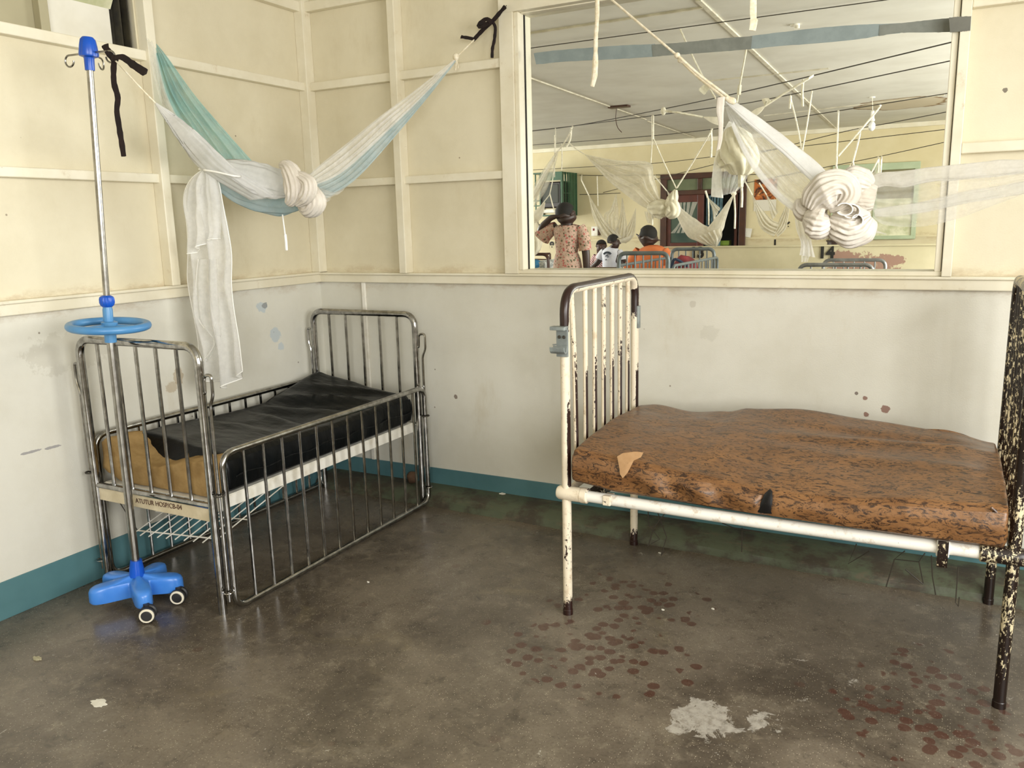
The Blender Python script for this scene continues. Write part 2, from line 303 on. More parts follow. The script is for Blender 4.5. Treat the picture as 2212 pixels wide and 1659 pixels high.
# ------------------------------------------------------------------ mesh building
class MB:
    def __init__(s): s.v = []; s.f = []
    def add(s, vs, fs):
        o = len(s.v); s.v += [V(x) for x in vs]; s.f += [tuple(i+o for i in f) for f in fs]; return s
    def box(s, a, b):
        (x0, y0, z0), (x1, y1, z1) = a, b
        return s.add([(x0, y0, z0), (x1, y0, z0), (x1, y1, z0), (x0, y1, z0), (x0, y0, z1), (x1, y0, z1), (x1, y1, z1), (x0, y1, z1)],
                     [(3, 2, 1, 0), (4, 5, 6, 7), (0, 1, 5, 4), (1, 2, 6, 5), (2, 3, 7, 6), (3, 0, 4, 7)])
    def obox(s, c, a, b, d):
        c, a, b, d = V(c), V(a), V(b), V(d)
        return s.add([c-a-b-d, c+a-b-d, c+a+b-d, c-a+b-d, c-a-b+d, c+a-b+d, c+a+b+d, c-a+b+d],
                     [(3, 2, 1, 0), (4, 5, 6, 7), (0, 1, 5, 4), (1, 2, 6, 5), (2, 3, 7, 6), (3, 0, 4, 7)])
    def grid(s, rows, cu=False, cv=False):
        n, m = len(rows), len(rows[0]); fs = []
        for i in range(n if cu else n-1):
            for j in range(m if cv else m-1):
                a, b = i*m+j, i*m+(j+1) % m; c, d = ((i+1) % n)*m+(j+1) % m, ((i+1) % n)*m+j; fs.append((a, b, c, d))
        return s.add([p for r in rows for p in r], fs)
    def tube(s, pts, r, seg=10, closed=False, cap=True, flat=1):
        pts = [V(p) for p in pts]; n = len(pts); rs = r if isinstance(r, (list, tuple)) else [r]*n
        rows = []; N = None
        for i in range(n):
            a = pts[(i-1) % n] if (closed or i > 0) else pts[i]; b = pts[(i+1) % n] if (closed or i < n-1) else pts[i]
            t = (b-a); t = t.normalized() if t.length > 1e-9 else V((0, 0, 1))
            if N is None: N = t.orthogonal().normalized() if abs(t.z) > .9 else t.cross(V((0, 0, 1))).normalized()
            N = (N-t*N.dot(t)); N = N.normalized() if N.length > 1e-6 else t.orthogonal().normalized()
            B = t.cross(N)
            rows.append([pts[i]+(N*math.cos(2*PI*k/seg)+B*math.sin(2*PI*k/seg)*flat)*rs[i] for k in range(seg)])
        o = len(s.v); s.grid(rows, closed, True)
        if cap and not closed:
            s.f.append(tuple(o+k for k in reversed(range(seg)))); s.f.append(tuple(o+(n-1)*seg+k for k in range(seg)))
        return s
    def lathe(s, c, prof, seg=24, ax=V((0, 0, 1))):
        ax = V(ax).normalized(); a = ax.orthogonal().normalized(); b = ax.cross(a); c = V(c)
        rows = [[c+ax*z+(a*math.cos(2*PI*k/seg)+b*math.sin(2*PI*k/seg))*max(r, 1e-4) for k in range(seg)] for r, z in prof]
        return s.grid(rows, False, True)
    def ell(s, c, r, seg=16, rings=10, fn=None):
        c = V(c); rows = []
        for i in range(rings+1):
            th = PI*i/rings; row = []
            for k in range(seg):
                d = V((math.sin(th)*math.cos(2*PI*k/seg), math.sin(th)*math.sin(2*PI*k/seg), -math.cos(th))); q = fn(d) if fn else 1
                row.append(c+V((d.x*r[0], d.y*r[1], d.z*r[2]))*q)
            rows.append(row)
        return s.grid(rows, False, True)
BASE = {}
def mk(name, mb, mat, off, smooth=True, bevel=0, ang=35):
    me = bpy.data.meshes.new(name); me.from_pydata([v-off for v in mb.v], [], mb.f); me.validate(); me.update()
    me.materials.append(M[mat] if isinstance(mat, str) else mat)
    if smooth:
        me.polygons.foreach_set('use_smooth', [True]*len(me.polygons)); (ang < 170 and 'net' not in me.materials[0].name) and me.set_sharp_from_angle(angle=math.radians(ang))
    o = bpy.data.objects.new(name, me); COL.objects.link(o)
    if bevel:
        b = o.modifiers.new('edge', 'BEVEL'); b.width = bevel; b.segments = 2; b.limit_method = 'ANGLE'
    return o
def tag(o, label, cat, group=None):
    o['label'] = label; o['category'] = cat
    if group: o['group'] = group
    return o
def T(name, label, cat, loc, group=None):
    o = bpy.data.objects.new(name, None); COL.objects.link(o); o.location = loc; o.empty_display_size = .1
    BASE[o.name] = V(loc); return tag(o, label, cat, group)
def P(name, mb, mat, parent, label=None, smooth=True, bevel=0, ang=35, stuff=False):
    off = BASE[parent.name]; o = mk(name, mb, mat, off, smooth, bevel, ang); o.parent = parent; BASE[o.name] = off
    if label: o['label'] = label
    if stuff: o['kind'] = 'stuff'
    return o
def S(name, mb, mat, smooth=False, bevel=0):
    o = mk(name, mb, mat, V((0, 0, 0)), smooth, bevel); o['kind'] = 'structure'; BASE[o.name] = V((0, 0, 0)); return o
def TM(name, label, cat, mb, mat, group=None, smooth=True, bevel=0, ang=35):
    xs = [v.x for v in mb.v]; ys = [v.y for v in mb.v]; off = V(((min(xs)+max(xs))/2, (min(ys)+max(ys))/2, min(v.z for v in mb.v)))
    o = mk(name, mb, mat, off, smooth, bevel, ang); o.location = off; BASE[o.name] = off; return tag(o, label, cat, group)
def fillet(pts, rad, n=6, closed=False):
    pts = [V(p) for p in pts]; out = []; m = len(pts)
    for i, p in enumerate(pts):
        if not closed and i in (0, m-1): out.append(p); continue
        a, b = pts[i-1], pts[(i+1) % m]; d1 = (a-p); d2 = (b-p); r = min(rad, d1.length*.49, d2.length*.49)
        s, e = p+d1.normalized()*r, p+d2.normalized()*r
        # circular-ish corner
        for k in range(n+1):
            t = k/n; q = s*(1-t)**2+p*2*t*(1-t)+e*t*t; w = 4*t*(1-t); mid = (s+e)/2; out.append(q+(p-mid)*w*.085)
    return out
def spl(pts, n):
    pts = [V(p) for p in pts]
    if len(pts) == 2: return [pts[0].lerp(pts[1], i/(n-1)) for i in range(n)]
    L = [0]
    for a, b in zip(pts, pts[1:]): L.append(L[-1]+max((b-a).length, 1e-6))
    out = []
    for i in range(n):
        d = L[-1]*i/(n-1); k = 0
        while k < len(pts)-2 and d > L[k+1]: k += 1
        t = (d-L[k])/(L[k+1]-L[k]); p0 = pts[max(k-1, 0)]; p1, p2 = pts[k], pts[k+1]; p3 = pts[min(k+2, len(pts)-1)]
        out.append(.5*((2*p1)+(p2-p0)*t+(2*p0-5*p1+4*p2-p3)*t*t+(3*p1-p0-3*p2+p3)*t**3))
    return out
def nz(p, f=1.0): return NZ.noise(V(p)*f)
def sheet(A, B, n=40, m=36, folds=5, amp=.02, bow=0, seed=0, hem=None, nrm=None):
    """a hanging cloth between two edge lines, rippled into folds across its width; one layer of real cloth"""
    a, b = spl(A, n), spl(B, n); rows = []; mid = n//2
    axis = nrm or V((0, -1, 0))
    for i in range(n):
        row = []; w = (b[i]-a[i]).length; am = min(amp, w*.16)
        for j in range(m):
            s = j/(m-1); p = a[i].lerp(b[i], s); env = min(1, 5*s, 5*(1-s))
            ph = folds*2*PI*(s+.06*nz((i*.09, s*3, seed)))+seed
            d = am*(math.sin(ph)+.5*math.sin(ph*1.7+1.3))*env+bow*w*math.sin(PI*s)+am*.5*nz((p.x*4+seed, p.y*4, p.z*4))
            row.append(p+axis*d)
        rows.append(row)
    return MB().grid(rows)
def pillow(A, B, th=.6, n=36, m=40, folds=7, amp=.1, seed=0, twist=0, nrm=None):
    """a closed gathered roll of cloth whose outline runs along the lines A and B"""
    a, b = spl(A, n), spl(B, n); rows = []; axis = nrm or V((0, -1, 0))
    for i in range(n):
        c, h = (a[i]+b[i])/2, (b[i]-a[i])/2; r = h.length; row = []
        for j in range(m):
            th_ = 2*PI*j/m; k = 1+amp*(2*abs(math.sin(folds*th_/2+seed+twist*i/n))-1.1)+amp*.5*math.sin(folds*2.3*th_+seed*2+twist*1.3*i/n)+.12*nz((i*.15, math.cos(th_)*2+seed, math.sin(th_)*2))
            row.append(c+h*math.cos(th_)*k+axis*(r*th*math.sin(th_))*k)
        rows.append(row)
    return MB().grid(rows, False, True)
def roll(pts, rad, folds=9, amp=.09, n=40, m=48, twist=2, seed=0):
    p = spl(pts, n); k = len(rad); rs = []
    for i in range(n):
        t = i/(n-1)*(k-1); q = min(int(t), k-2); rs.append(rad[q]+(rad[q+1]-rad[q])*(t-q))
    rows = []; N = None
    for i in range(n):
        t = (p[min(i+1, n-1)]-p[max(i-1, 0)]).normalized()
        if N is None: N = t.cross(V((0, 1, 0))); N = N.normalized() if N.length > .1 else t.orthogonal().normalized()
        N = (N-t*N.dot(t)).normalized(); B = t.cross(N)
        row = []
        for j in range(m):
            a = 2*PI*j/m; f = 1+amp*1.5*(2*abs(math.sin(folds*a/2+twist*i/n*2+seed+.5*nz((i*.1, seed, a))))-1.2)+amp*.8*abs(math.sin(folds*1.4*a-twist*i/n+seed*3))+.1*nz((i*.12+seed, math.cos(a)*1.5, math.sin(a)*1.5))
            row.append(p[i]+(N*math.cos(a)+B*math.sin(a))*rs[i]*f)
        rows.append(row)
    mb = MB().grid(rows, False, True); o = 0
    mb.f.append(tuple(reversed(range(m)))); mb.f.append(tuple((n-1)*m+j for j in range(m)))
    return mb
def cordm(pts, r, n=14, seg=7): return MB().tube(spl(pts, n), r, seg)
def text_mb(s, size, depth, right, up, origin, bold=0):
    cu = bpy.data.curves.new('t', 'FONT'); cu.body = s; cu.size = size; cu.extrude = depth; cu.offset = bold; cu.align_x = 'CENTER'
    o = bpy.data.objects.new('t', cu); COL.objects.link(o); dg = bpy.context.evaluated_depsgraph_get(); dg.update()
    me = bpy.data.meshes.new_from_object(o.evaluated_get(dg)); mb = MB(); out = V(right).cross(V(up))
    mb.add([V(origin)+V(right)*v.co.x+V(up)*v.co.y+out*v.co.z for v in me.vertices], [tuple(p.vertices) for p in me.polygons])
    bpy.data.objects.remove(o); bpy.data.curves.remove(cu); bpy.data.meshes.remove(me); return mb
# ================================================================== THE SETTING
def bx(*bs):
    m = MB()
    for a, b in bs: m.box(a, b)
    return m
WX0, WX1, WZ0, WZ1 = 1.354, 3.197, 1.272, 2.49
S('floor', MB().grid([[(-5.6+11.2*i/8, -9.4+18.8*j/8, 0) for i in range(9)] for j in range(9)]), 'floor')
S('wall_back', bx(((-.1, 0, 0), (5.3, .1, WZ0)), ((-.1, 0, WZ0), (WX0, .1, 3.1)), ((WX1, 0, WZ0), (5.3, .1, 3.1)), ((WX0, 0, WZ1), (WX1, .1, 3.1))), 'wall_b')
WYR = -1.095
S('wall_left', bx(((-.1, -9.4, 0), (0, 0, 2.293)), ((-.1, WYR, 2.293), (0, 0, 3.1)), ((-.1, -9.4, 2.95), (0, WYR, 3.1)), ((-.1, -9.4, 2.293), (0, -3.4, 2.95))), 'wall_l')
S('wall_right', bx(((5.3, -9.4, 0), (5.4, 0, 1.0)), ((5.3, -9.4, 2.5), (5.4, 0, 3.1)), ((5.3, -9.4, 1), (5.4, -8.3, 2.5)), ((5.3, -5.7, 1), (5.4, -4.0, 2.5)), ((5.3, -1.4, 1), (5.4, 0, 2.5))), 'wall')
S('wall_front', bx(((-.1, -9.4, 0), (5.4, -9.3, 3.1))), 'wall')
S('ceiling', bx(((-.1, -9.4, 3.0), (5.4, 0, 3.1))), 'ceil')
S('ceiling_ward', bx(((-5.6, .1, 2.72), (5.6, 9.1, 2.82))), ceil_stain())
S('wall_ward_near', bx(((-5.6, 0, 0), (-.1, .1, 2.9))), 'wardwall')
S('wall_ward_right', bx(((5.5, .1, 0), (5.6, 9.1, 2.9))), 'wardwall')
S('wall_ward_left', bx(((-5.6, .1, 0), (-5.5, 9.1, 2.9))), 'wardwall')
DX0, DX1, DZ = -.753, .517, 2.17
S('wall_ward_far', bx(((-5.6, 9, 0), (DX0, 9.1, 2.9)), ((DX1, 9, 0), (5.6, 9.1, 2.9)), ((DX0, 9, DZ), (DX1, 9.1, 2.9))), 'wardwall')
tn = [0]
def trim(mb, mat='trim', bevel=.004):
    tn[0] += 1; return S('trim_%d' % tn[0], mb, mat, False, bevel)
R_ = .042
for z0, z1 in ((2.25, 2.293), (1.724, 1.764), (2.66, 2.71)):
    trim(bx(((0, -6.3 if z0 < 2.5 else WYR, z0), (R_, 0, z1))))
    trim(bx(((0, -R_, z0), (1.256, 0, z1))))
    trim(bx(((3.258, -R_, z0), (5.3, 0, z1))))
trim(bx(((0, -6.3, 1.198), (.03, 0, 1.243)))); trim(bx(((0, -6.3, 1.243), (.042, 0, 1.257))))
trim(bx(((0, -.03, 1.198), (5.3, 0, 1.241)))); trim(bx(((0, -.044, 1.241), (5.3, 0, 1.254))))
trim(bx(((0, -.065, 1.257), (.06, 0, 3.0))))
trim(bx(((.618, -.07, 1.254), (.664, 0, 3.0))))
trim(bx(((0, -1.087, 1.257), (.06, -1.04, 3.0))))
trim(bx(((.309, -.013, .155), (.333, 0, 1.198))), 'white_metal', .003)
trim(bx(((3.9, -.07, 1.254), (3.95, 0, 3.0))))
# ward: cornice, ceiling cover strips
trim(bx(((-5.5, 8.96, 2.66), (5.5, 9.0, 2.72))))
def strip(u0, v0, u1, v1, w=.03):
    a, b = W(u0, v0, z=2.715), W(u1, v1, z=2.715); d = (b-a).normalized(); s = V((-d.y, d.x, 0))
    trim(MB().obox((a+b)/2, d*((b-a).length/2), s*w/2, V((0, 0, .006))), 'joint', 0)
strip(1508, 0, 1808, 281, .03); strip(1120, 160, 1395, 258, .018); strip(1118, 76, 1520, 16, .02); strip(1400, 262, 1508, 300, .014)
strip(1530, 175, 1790, 148, .014); strip(1650, 250, 2040, 205, .014)
S('baseboard_left', bx(((0, -6.3, 0), (.006, 0, .155))), 'teal', False, .002)
S('baseboard_back', bx(((0, -.007, .04), (5.3, 0, .155))), 'teal', False, .002)
rows = []
for i in range(161):
    x = 5.3*i/160; yf = -.185-.022*x; g = .012*nz((x*7, 0, 3)); h = .01*nz((x*11, 5, 0))
    rows.append([(x, -.002, .064), (x, -.07, .06+h*.4), (x, yf+.04+g, .047+h*.5), (x, yf+.018+g, .03+h*.3), (x, yf+.012+g*1.3, .01), (x, yf+g, -.002)])
S('trim_kerb', MB().grid(rows), 'kerb', True)
# ------------------------------------------------------------------ window between the rooms
def SE(name, loc):
    o = bpy.data.objects.new(name, None); COL.objects.link(o); o.location = loc; o['kind'] = 'structure'; BASE[o.name] = V(loc); return o
w1 = SE('window_1', ((WX0+WX1)/2, 0, WZ0))
P('stile', bx(((1.256, -.05, 1.254), (1.333, 0, 2.56)), ((1.333, -.04, 1.272), (1.357, .09, 2.49))), 'trim', w1, smooth=False, bevel=.003)
P('stile', bx(((3.222, -.05, 1.254), (3.258, 0, 3.0)), ((3.196, -.035, 1.272), (3.2195, .09, 2.49))), 'trim', w1, smooth=False, bevel=.003)
P('header', bx(((1.256, -.052, 2.49), (3.258, 0, 2.56)), ((1.357, -.01, 2.485), (3.196, .09, 2.492))), 'trim', w1, smooth=False, bevel=.003)
P('sill', bx(((1.256, -.034, 1.2545), (3.258, .0, 1.274)), ((1.357, 0, 1.262), (3.196, .12, 1.274))), 'trim', w1, smooth=False, bevel=.003)
P('putty_line', bx(((1.3565, .018, 1.274), (1.3605, .03, 2.487))), 'dark', w1, smooth=False)
P('pane', bx(((1.355, .03, 1.27), (3.198, .034, 2.489))), 'glass', w1, smooth=False)
# ------------------------------------------------------------------ louvre window, upper left
w2 = SE('window_2', (-.05, -2.2, 2.293))
ym = W(94, 40, x=-.03).y
P('paper_panel', bx(((-.06, ym, 2.293), (-.052, -1.178, 2.95))), 'paper', w2, 'white paper stuck over the glass', smooth=False)
P('board_panel', bx(((-.07, -3.4, 2.293), (-.062, ym, 2.95))), 'greyboard', w2, 'grey board behind the bar', smooth=False)
yb0, yb1 = W(84, 40, x=-.03).y, W(104, 40, x=-.03).y
P('mullion', bx(((-.062, yb0, 2.293), (-.02, yb1, 2.95))), 'greyboard', w2, smooth=False, bevel=.003)
P('channel', bx(((-.09, -1.18, 2.293), (-.075, WYR, 2.95)), ((-.075, -1.145, 2.293), (-.03, -1.138, 2.95)), ((-.075, -1.12, 2.293), (-.01, -1.114, 2.95))), 'grime', w2, 'dark louvre channel', smooth=False)
z = W(290, 27, x=-.02).z
for k in range(3):
    P('louvre', MB().obox((-.02, (ym-1.17)/2+.0, z+.055+.13*k), (0, (-1.17-ym)/2-.0, 0), (.035, 0, .055), (.003, 0, -.002)), 'louvre', w2, smooth=False)
# ------------------------------------------------------------------ windows behind the viewer (their light enters here)
w4 = SE('window_4', (5.35, -2.7, 1.0))
P('frame', bx(*[((5.32, y-.03, 1.0), (5.38, y+.03, 2.5)) for y in (-3.97, -3.13, -2.27, -1.43)], ((5.32, -4.0, 1.0), (5.38, -1.4, 1.05)), ((5.32, -4.0, 2.45), (5.38, -1.4, 2.5))), 'trim', w4, smooth=False)
w5 = SE('window_5', (5.35, -7.0, 1.0))
P('frame', bx(*[((5.32, y-.03, 1.0), (5.38, y+.03, 2.5)) for y in (-8.27, -7.43, -6.57, -5.73)], ((5.32, -8.3, 1.0), (5.38, -5.7, 1.05)), ((5.32, -8.3, 2.45), (5.38, -5.7, 2.5))), 'trim', w5, smooth=False)
# ================================================================== CHROME COT
def cot(name, label, x0, x1, y0, y1, zf, zh, mat, full=True, group=None, gate_l=True, gate_r=True, nb=5, ng=12, gz=.655, rp=.017, apron='cream_metal', rail='white_metal'):
    r = T(name, label, 'cot', ((x0+x1)/2, (y0+y1)/2, 0), group)
    for nm, y, zt in (('foot_frame', y0, zf), ('head_frame', y1, zh)):
        fr = P(nm, MB().tube(fillet([(x0, y, 0), (x0, y, zt), (x1, y, zt), (x1, y, 0)], .085, 8), rp, 14), mat, r)
        for k in range(nb):
            x = x0+(x1-x0)*(k+1)/(nb+1); P('bar', MB().tube([(x, y, .447), (x, y, zt)], .0075, 8), mat, fr)
        P('cross_rail', MB().tube([(x0, y, .449), (x1, y, .449)], .0125, 12), mat, fr)
    P('apron', bx(((x0+.012, y0-.004, .384), (x1-.012, y0+.002, .438))), apron, r, 'cream end plate', smooth=False, bevel=.002)
    for x, s in ((x1-.03, 1), (x0+.03, -1)):
        P('side_rail', bx(((x-.004, y0+.01, .408), (x+.004, y1-.01, .457)), (((x-.03) if s > 0 else x, y0+.01, .452), (x if s > 0 else x+.03, y1-.01, .457))), rail, r, 'white angle-iron side rail', smooth=False, bevel=.0015)
    P('deck', bx(((x0+.03, y0+.02, .455), (x1-.03, y1-.02, .4595))), rail, r, 'white deck plate', smooth=False)
    for s, x, on in ((1, x1+.036, gate_r), (-1, x0-.026, gate_l)):
        if not on: continue
        ya, yb = y0+.035, y1+.005
        g = P('side_gate', MB().tube(fillet([(x, ya, .016), (x, ya, gz), (x, yb, gz), (x, yb, .016)], .075, 8, True), .0135, 12, True), mat, r)
        for k in range(ng):
            y = ya+(yb-ya)*(k+1)/(ng+1); P('gate_bar', MB().tube([(x, y, .022), (x, y, gz)], .0068, 8), mat, g)
        if full:
            for y, zt in ((y0, .93), (y1, .9)):
                xx = x1+.05 if s > 0 else x0-.038; xp = x1 if s > 0 else x0; q = .018 if s > 0 else .013
                P('guide_rod', MB().tube(fillet([(xp, y, zt-.03), ((xp+xx)/2-q*.3*s, y, zt-.03), ((xp+xx)/2-q*.1*s, y, zt+.04), (xx+q*.6*s, y, zt+.045), (xx+q*.6*s, y, zt-.035), (xx-q*.5*s, y, zt-.075), (xx-q*.5*s, y, .06)], .02, 5), .0062, 9), mat, r)
                for zc in (.5, .1):
                    P('clip_ring', MB().tube([V((xx-q*.5*s, y, zc))+V((math.cos(a)*.02, math.sin(a)*.02, 0)) for a in [2*PI*k/14 for k in range(14)]], .0035, 7, True), 'wire' if zc > .3 else mat, r, 'black wire ring')
    return r
ck = cot('hospital_cot', 'chrome barred cot with black mattress standing in the corner by the two walls', .078, .772, -1.6, -.17, 1.078, 1.045, 'chrome')
P('lettering', text_mb('ATUTUR HOSP/CB-04', .029, .0006, V((1, 0, .03)).normalized(), V((-.03, 0, 1)).normalized(), (.463, -1.6048, .408)), 'ink', ck, 'brown hand-painted words ATUTUR HOSP/CB-04', smooth=False)
# wire mesh rack sagging under the deck
def rz(x, y): return .205+.085*x+(y+1.5)*.27
rk = P('mesh_rack', MB().tube([(.17, -1.5, rz(.17, -1.5)), (.68, -1.5, rz(.68, -1.5))], .0035, 7), 'white_metal', ck, 'white wire rack sagging below the deck')
P('rack_wire', MB().tube([(.12, -1.36, rz(.12, -1.36)), (.70, -1.36, rz(.7, -1.36))], .003, 7), 'white_metal', rk)
for k in range(10):
    x = .17+.055*k; P('rack_wire', MB().tube([(x+.006, -1.535, rz(x, -1.535)+.003), (x-.004, -.86, rz(x, -.86)+.003)], .0028, 6), 'white_metal', rk)
P('rack_wire', MB().tube([(.12, -.86, rz(.12, -.86)), (.70, -.86, rz(.7, -.86))], .003, 7), 'white_metal', rk)
for x in (.17, .68): P('rack_hanger', MB().tube([(x, -1.5, rz(x, -1.5)), (x+(.05 if x > .4 else -.05), -1.56, .41)], .0022, 6), 'wire', rk)
# ------------------------------------------------------------------ mattress slabs
def slab(x0, x1, y0, y1, zb, zt, nx=60, ny=48, rnd=.035, along='x', wr=None):
    """closed cushion: cross-sections along x, rounded in y and z; zb/zt give bottom and top height at (x, s)"""
    rows = []
    for i in range(nx):
        u = i/(nx-1); x = x0+(x1-x0)*(.5-.5*math.cos(PI*u)*(abs(math.cos(PI*u))**.35 if math.cos(PI*u) else 1)/1.0)
        e = min(u, 1-u); k = min(1, math.sqrt(max(0, 1-(1-min(1, e*nx/6))**2))) if e*nx < 6 else 1
        row = []
        ins = rnd*(1-k)
        ya, yb = y0(x)+ins, y1(x)-ins
        prof = []
        m = ny
        for j in range(m): prof.append((j/(m-1), 1))
        for j in range(8): prof.append((1, 1-(j+1)/9))
        for j in range(m): prof.append((1-j/(m-1), 0))
        for j in range(8): prof.append((0, (j+1)/9))
        for s, t in prof:
            y = ya+(yb-ya)*s; b, tp = zb(x, s)+ins*.6, zt(x, s)-ins*.6; z = b+(tp-b)*t
            d = min(s, 1-s)*(yb-ya)
            if t in (0, 1) and d < rnd:
                q = rnd-math.sqrt(max(0, rnd*rnd-(rnd-d)**2)); z += -q*.75 if t == 1 else q*.75
            if 0 < t < 1:
                bl = .012*math.sin(PI*t); y += -bl if s == 0 else bl
            p = V((x, y, z))
            if wr: p = wr(p, s, t, u)
            row.append(p)
        rows.append(row)
    mb = MB().grid(rows, False, True); L = len(rows[0])
    mb.f.append(tuple(reversed(range(L)))); mb.f.append(tuple((nx-1)*L+j for j in range(L)))
    return mb
def lerp_tab(t, x):
    if x <= t[0][0]: return t[0][1]
    for (a, va), (b, vb) in zip(t, t[1:]):
        if x <= b:
            k = (x-a)/(b-a); k = k*k*(3-2*k); return va+(vb-va)*k
    return t[-1][1]
# black mattress: built with its length along "x" of the slab, then swapped to run along the room's y axis
bm = T('mattress', 'black vinyl mattress with torn-open end showing tan foam on chrome cot', 'mattress', (.42, -.88, .46))
def bt(x, s):   # x = room y, s = 0 left wall side .. 1 right side
    far = max(0, (x+.62)/.43) if x > -.62 else 0
    z = .612+.085*min(1, far)*(1-s)**1.4+.02*(1-s)
    z += -.03*math.exp(-((x+.75)/.3)**2)*(.6+.4*math.sin(PI*s))
    # gathered creases running across
    for c, a, w, sl in ((-.48, .03, .03, .2), (-.56, -.018, .03, .16), (-.66, .022, .035, .12), (-.76, -.016, .04, .05), (-.87, .02, .035, -.12), (-1.0, -.016, .05, .1), (-1.12, .012, .04, .06), (-.36, -.014, .03, .25), (-.3, .012, .02, .2)):
        z += a*math.exp(-((x-c-sl*(s-.5))/w)**2)*math.sin(PI*min(1, s*1.05))
    return z+.006*nz((x*5, s*4, 1))+.003*nz((x*14, s*6, 7))
def swap(mb): mb.v = [V((v.y, v.x, v.z)) for v in mb.v]; mb.f = [tuple(reversed(f)) for f in mb.f]; return mb
def bwr(p, s, t, u):
    if 0 < t < 1 or s > .97:
        p.y += .009*(abs(math.sin(p.x*22+.5*math.sin(p.x*9)))-.5)*math.sin(PI*t) if 0 < t < 1 and s > .5 else 0
    lift = max(0, (-1.26-p.x)/.2)
    if t == 1 and lift > 0: p.z += .004*lift
    return p
y0f = lambda s: -1.5
# the cover ends in a slanting mouth: pull the end stations back on the wall side
def bcov():
    mb = slab(-1.50, -.195, lambda x: .098, lambda x: .742, lambda x, s: .462, bt, 64, 40, .03, wr=bwr)
    for v in mb.v:
        s = (v.y-.098)/.644; k = max(0, min(1, (-.95-v.x)/.55)); top = max(0, min(1, (v.z-.475)/.1))
        v.x += k*(.05+.1*max(0, (.9-s))*top*(.6+.4*math.sin(s*5)))*min(1, top*1.2) if s < .97 else 0
        if s < .9: v.z -= 0
    return swap(mb)
P('cover', bcov(), 'bvinyl', bm, ang=60)
def ft(x, s): return .592+.055*math.exp(-((s-.0)/.14)**2)-.035*math.exp(-((s-.45)/.22)**2)+.02*math.exp(-((s-.95)/.2)**2)+.007*nz((x*16, s*12, 0))
fo = slab(-1.565, -1.1, lambda x: .084, lambda x: .722, lambda x, s: .462+.03*math.exp(-(s/.1)**2), lambda x, s: ft(x, s)-.05*max(0, min(1, (x+1.4)/.2)), 30, 40, .022,
          wr=lambda p, s, t, u: p+V((.008*nz((p.y*18, p.z*14, 2)), .004*nz((p.x*14, p.z*20, 5)), 0)))
P('foam_core', swap(fo), 'foam', bm, 'bare tan foam', ang=60)
seam = [V((.757, -1.46+1.26*k/40, .528+.006*math.sin(k*.8))) for k in range(41)]
P('stitched_seam', MB().tube(seam, .003, 6), 'bvinyl', bm)
# ================================================================== WHITE BED AND BROWN MATTRESS
bd = T('hospital_bed', 'white iron bed with chipped paint and tall barred ends carrying the brown mattress', 'bed', (2.745, -.64, 0))
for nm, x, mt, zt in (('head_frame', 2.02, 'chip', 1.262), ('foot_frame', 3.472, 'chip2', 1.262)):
    ya, yb = -1.02, -.25
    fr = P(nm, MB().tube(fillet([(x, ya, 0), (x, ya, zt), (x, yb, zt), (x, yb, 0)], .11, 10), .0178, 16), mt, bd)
    for k in range(7):
        y = ya+(yb-ya)*(k+1)/8; off = .012 if k == 0 else 0
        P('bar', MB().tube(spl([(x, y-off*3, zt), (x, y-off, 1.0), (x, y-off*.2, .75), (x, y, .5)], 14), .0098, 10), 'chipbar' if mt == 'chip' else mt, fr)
    P('cross_rail', MB().tube([(x, ya, .5), (x, yb, .5)], .014, 12), mt, fr)
    for y in (ya, yb):
        s = 1 if x < 3 else -1
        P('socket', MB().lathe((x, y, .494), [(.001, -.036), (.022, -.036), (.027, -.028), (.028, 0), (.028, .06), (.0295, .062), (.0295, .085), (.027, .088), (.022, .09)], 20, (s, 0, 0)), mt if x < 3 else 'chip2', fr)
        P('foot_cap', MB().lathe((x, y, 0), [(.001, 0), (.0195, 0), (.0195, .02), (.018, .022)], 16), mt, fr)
for y in (-1.02, -.25):
    ra_ = P('side_rail', MB().tube([(2.02+1.452*k/20, y, .494-.006*math.sin(PI*k/20)) for k in range(21)], .0215, 18), 'chipw', bd)
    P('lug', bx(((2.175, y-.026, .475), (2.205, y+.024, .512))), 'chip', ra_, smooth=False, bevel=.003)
P('cross_bar', bx(((2.1, -1.02, .48), (2.15, -.25, .512))), 'chip2', bd, 'rusty flat bar', smooth=False, bevel=.003)
P('cross_bar', bx(((3.345, -1.02, .48), (3.40, -.25, .512))), 'chip2', bd, 'rusty flat bar', smooth=False, bevel=.003)
for k in range(9):
    y = -.95+.0775*k; P('spring_wire', MB().tube(spl([(2.12, y, .51), (2.75, y, .49), (3.37, y, .51)], 12), .002, 5), 'wire', bd)
def hookbr(mb):  return mb
# cast bracket on the near post of the left end
br = MB(); q = V((2.012, -1.045, 1.045))
br.box((1.985, -1.046, .985), (2.03, -1.036, 1.098)); br.box((1.972, -1.074, 1.085), (2.03, -1.04, 1.098))
br.tube([V((1.985+.0225-.0225, -1.045, 1.03))]*1+[V((1.97, -1.045, 1.028))], .003, 6)
arc = [V((0, -1.05-.022*math.sin(a)-.002, 1.022-.022*(1-math.cos(a))*0-.02*math.sin(a*.5))) for a in [PI*k/10 for k in range(11)]]
sec = [(-1.046, 1.018), (-1.05, 1.004), (-1.058, .998), (-1.068, 1.0), (-1.076, 1.008), (-1.079, 1.024)]; sec2 = [(-1.073, 1.024), (-1.071, 1.011), (-1.066, 1.006), (-1.058, 1.005), (-1.053, 1.01), (-1.046, 1.026)]
ring = sec+sec2; br.add([(1.972, y, z) for y, z in ring]+[(2.03, y, z) for y, z in ring], [tuple(range(11, -1, -1)), tuple(range(12, 24))]+[(i, (i+1) % 12, 12+(i+1) % 12, 12+i) for i in range(12)])
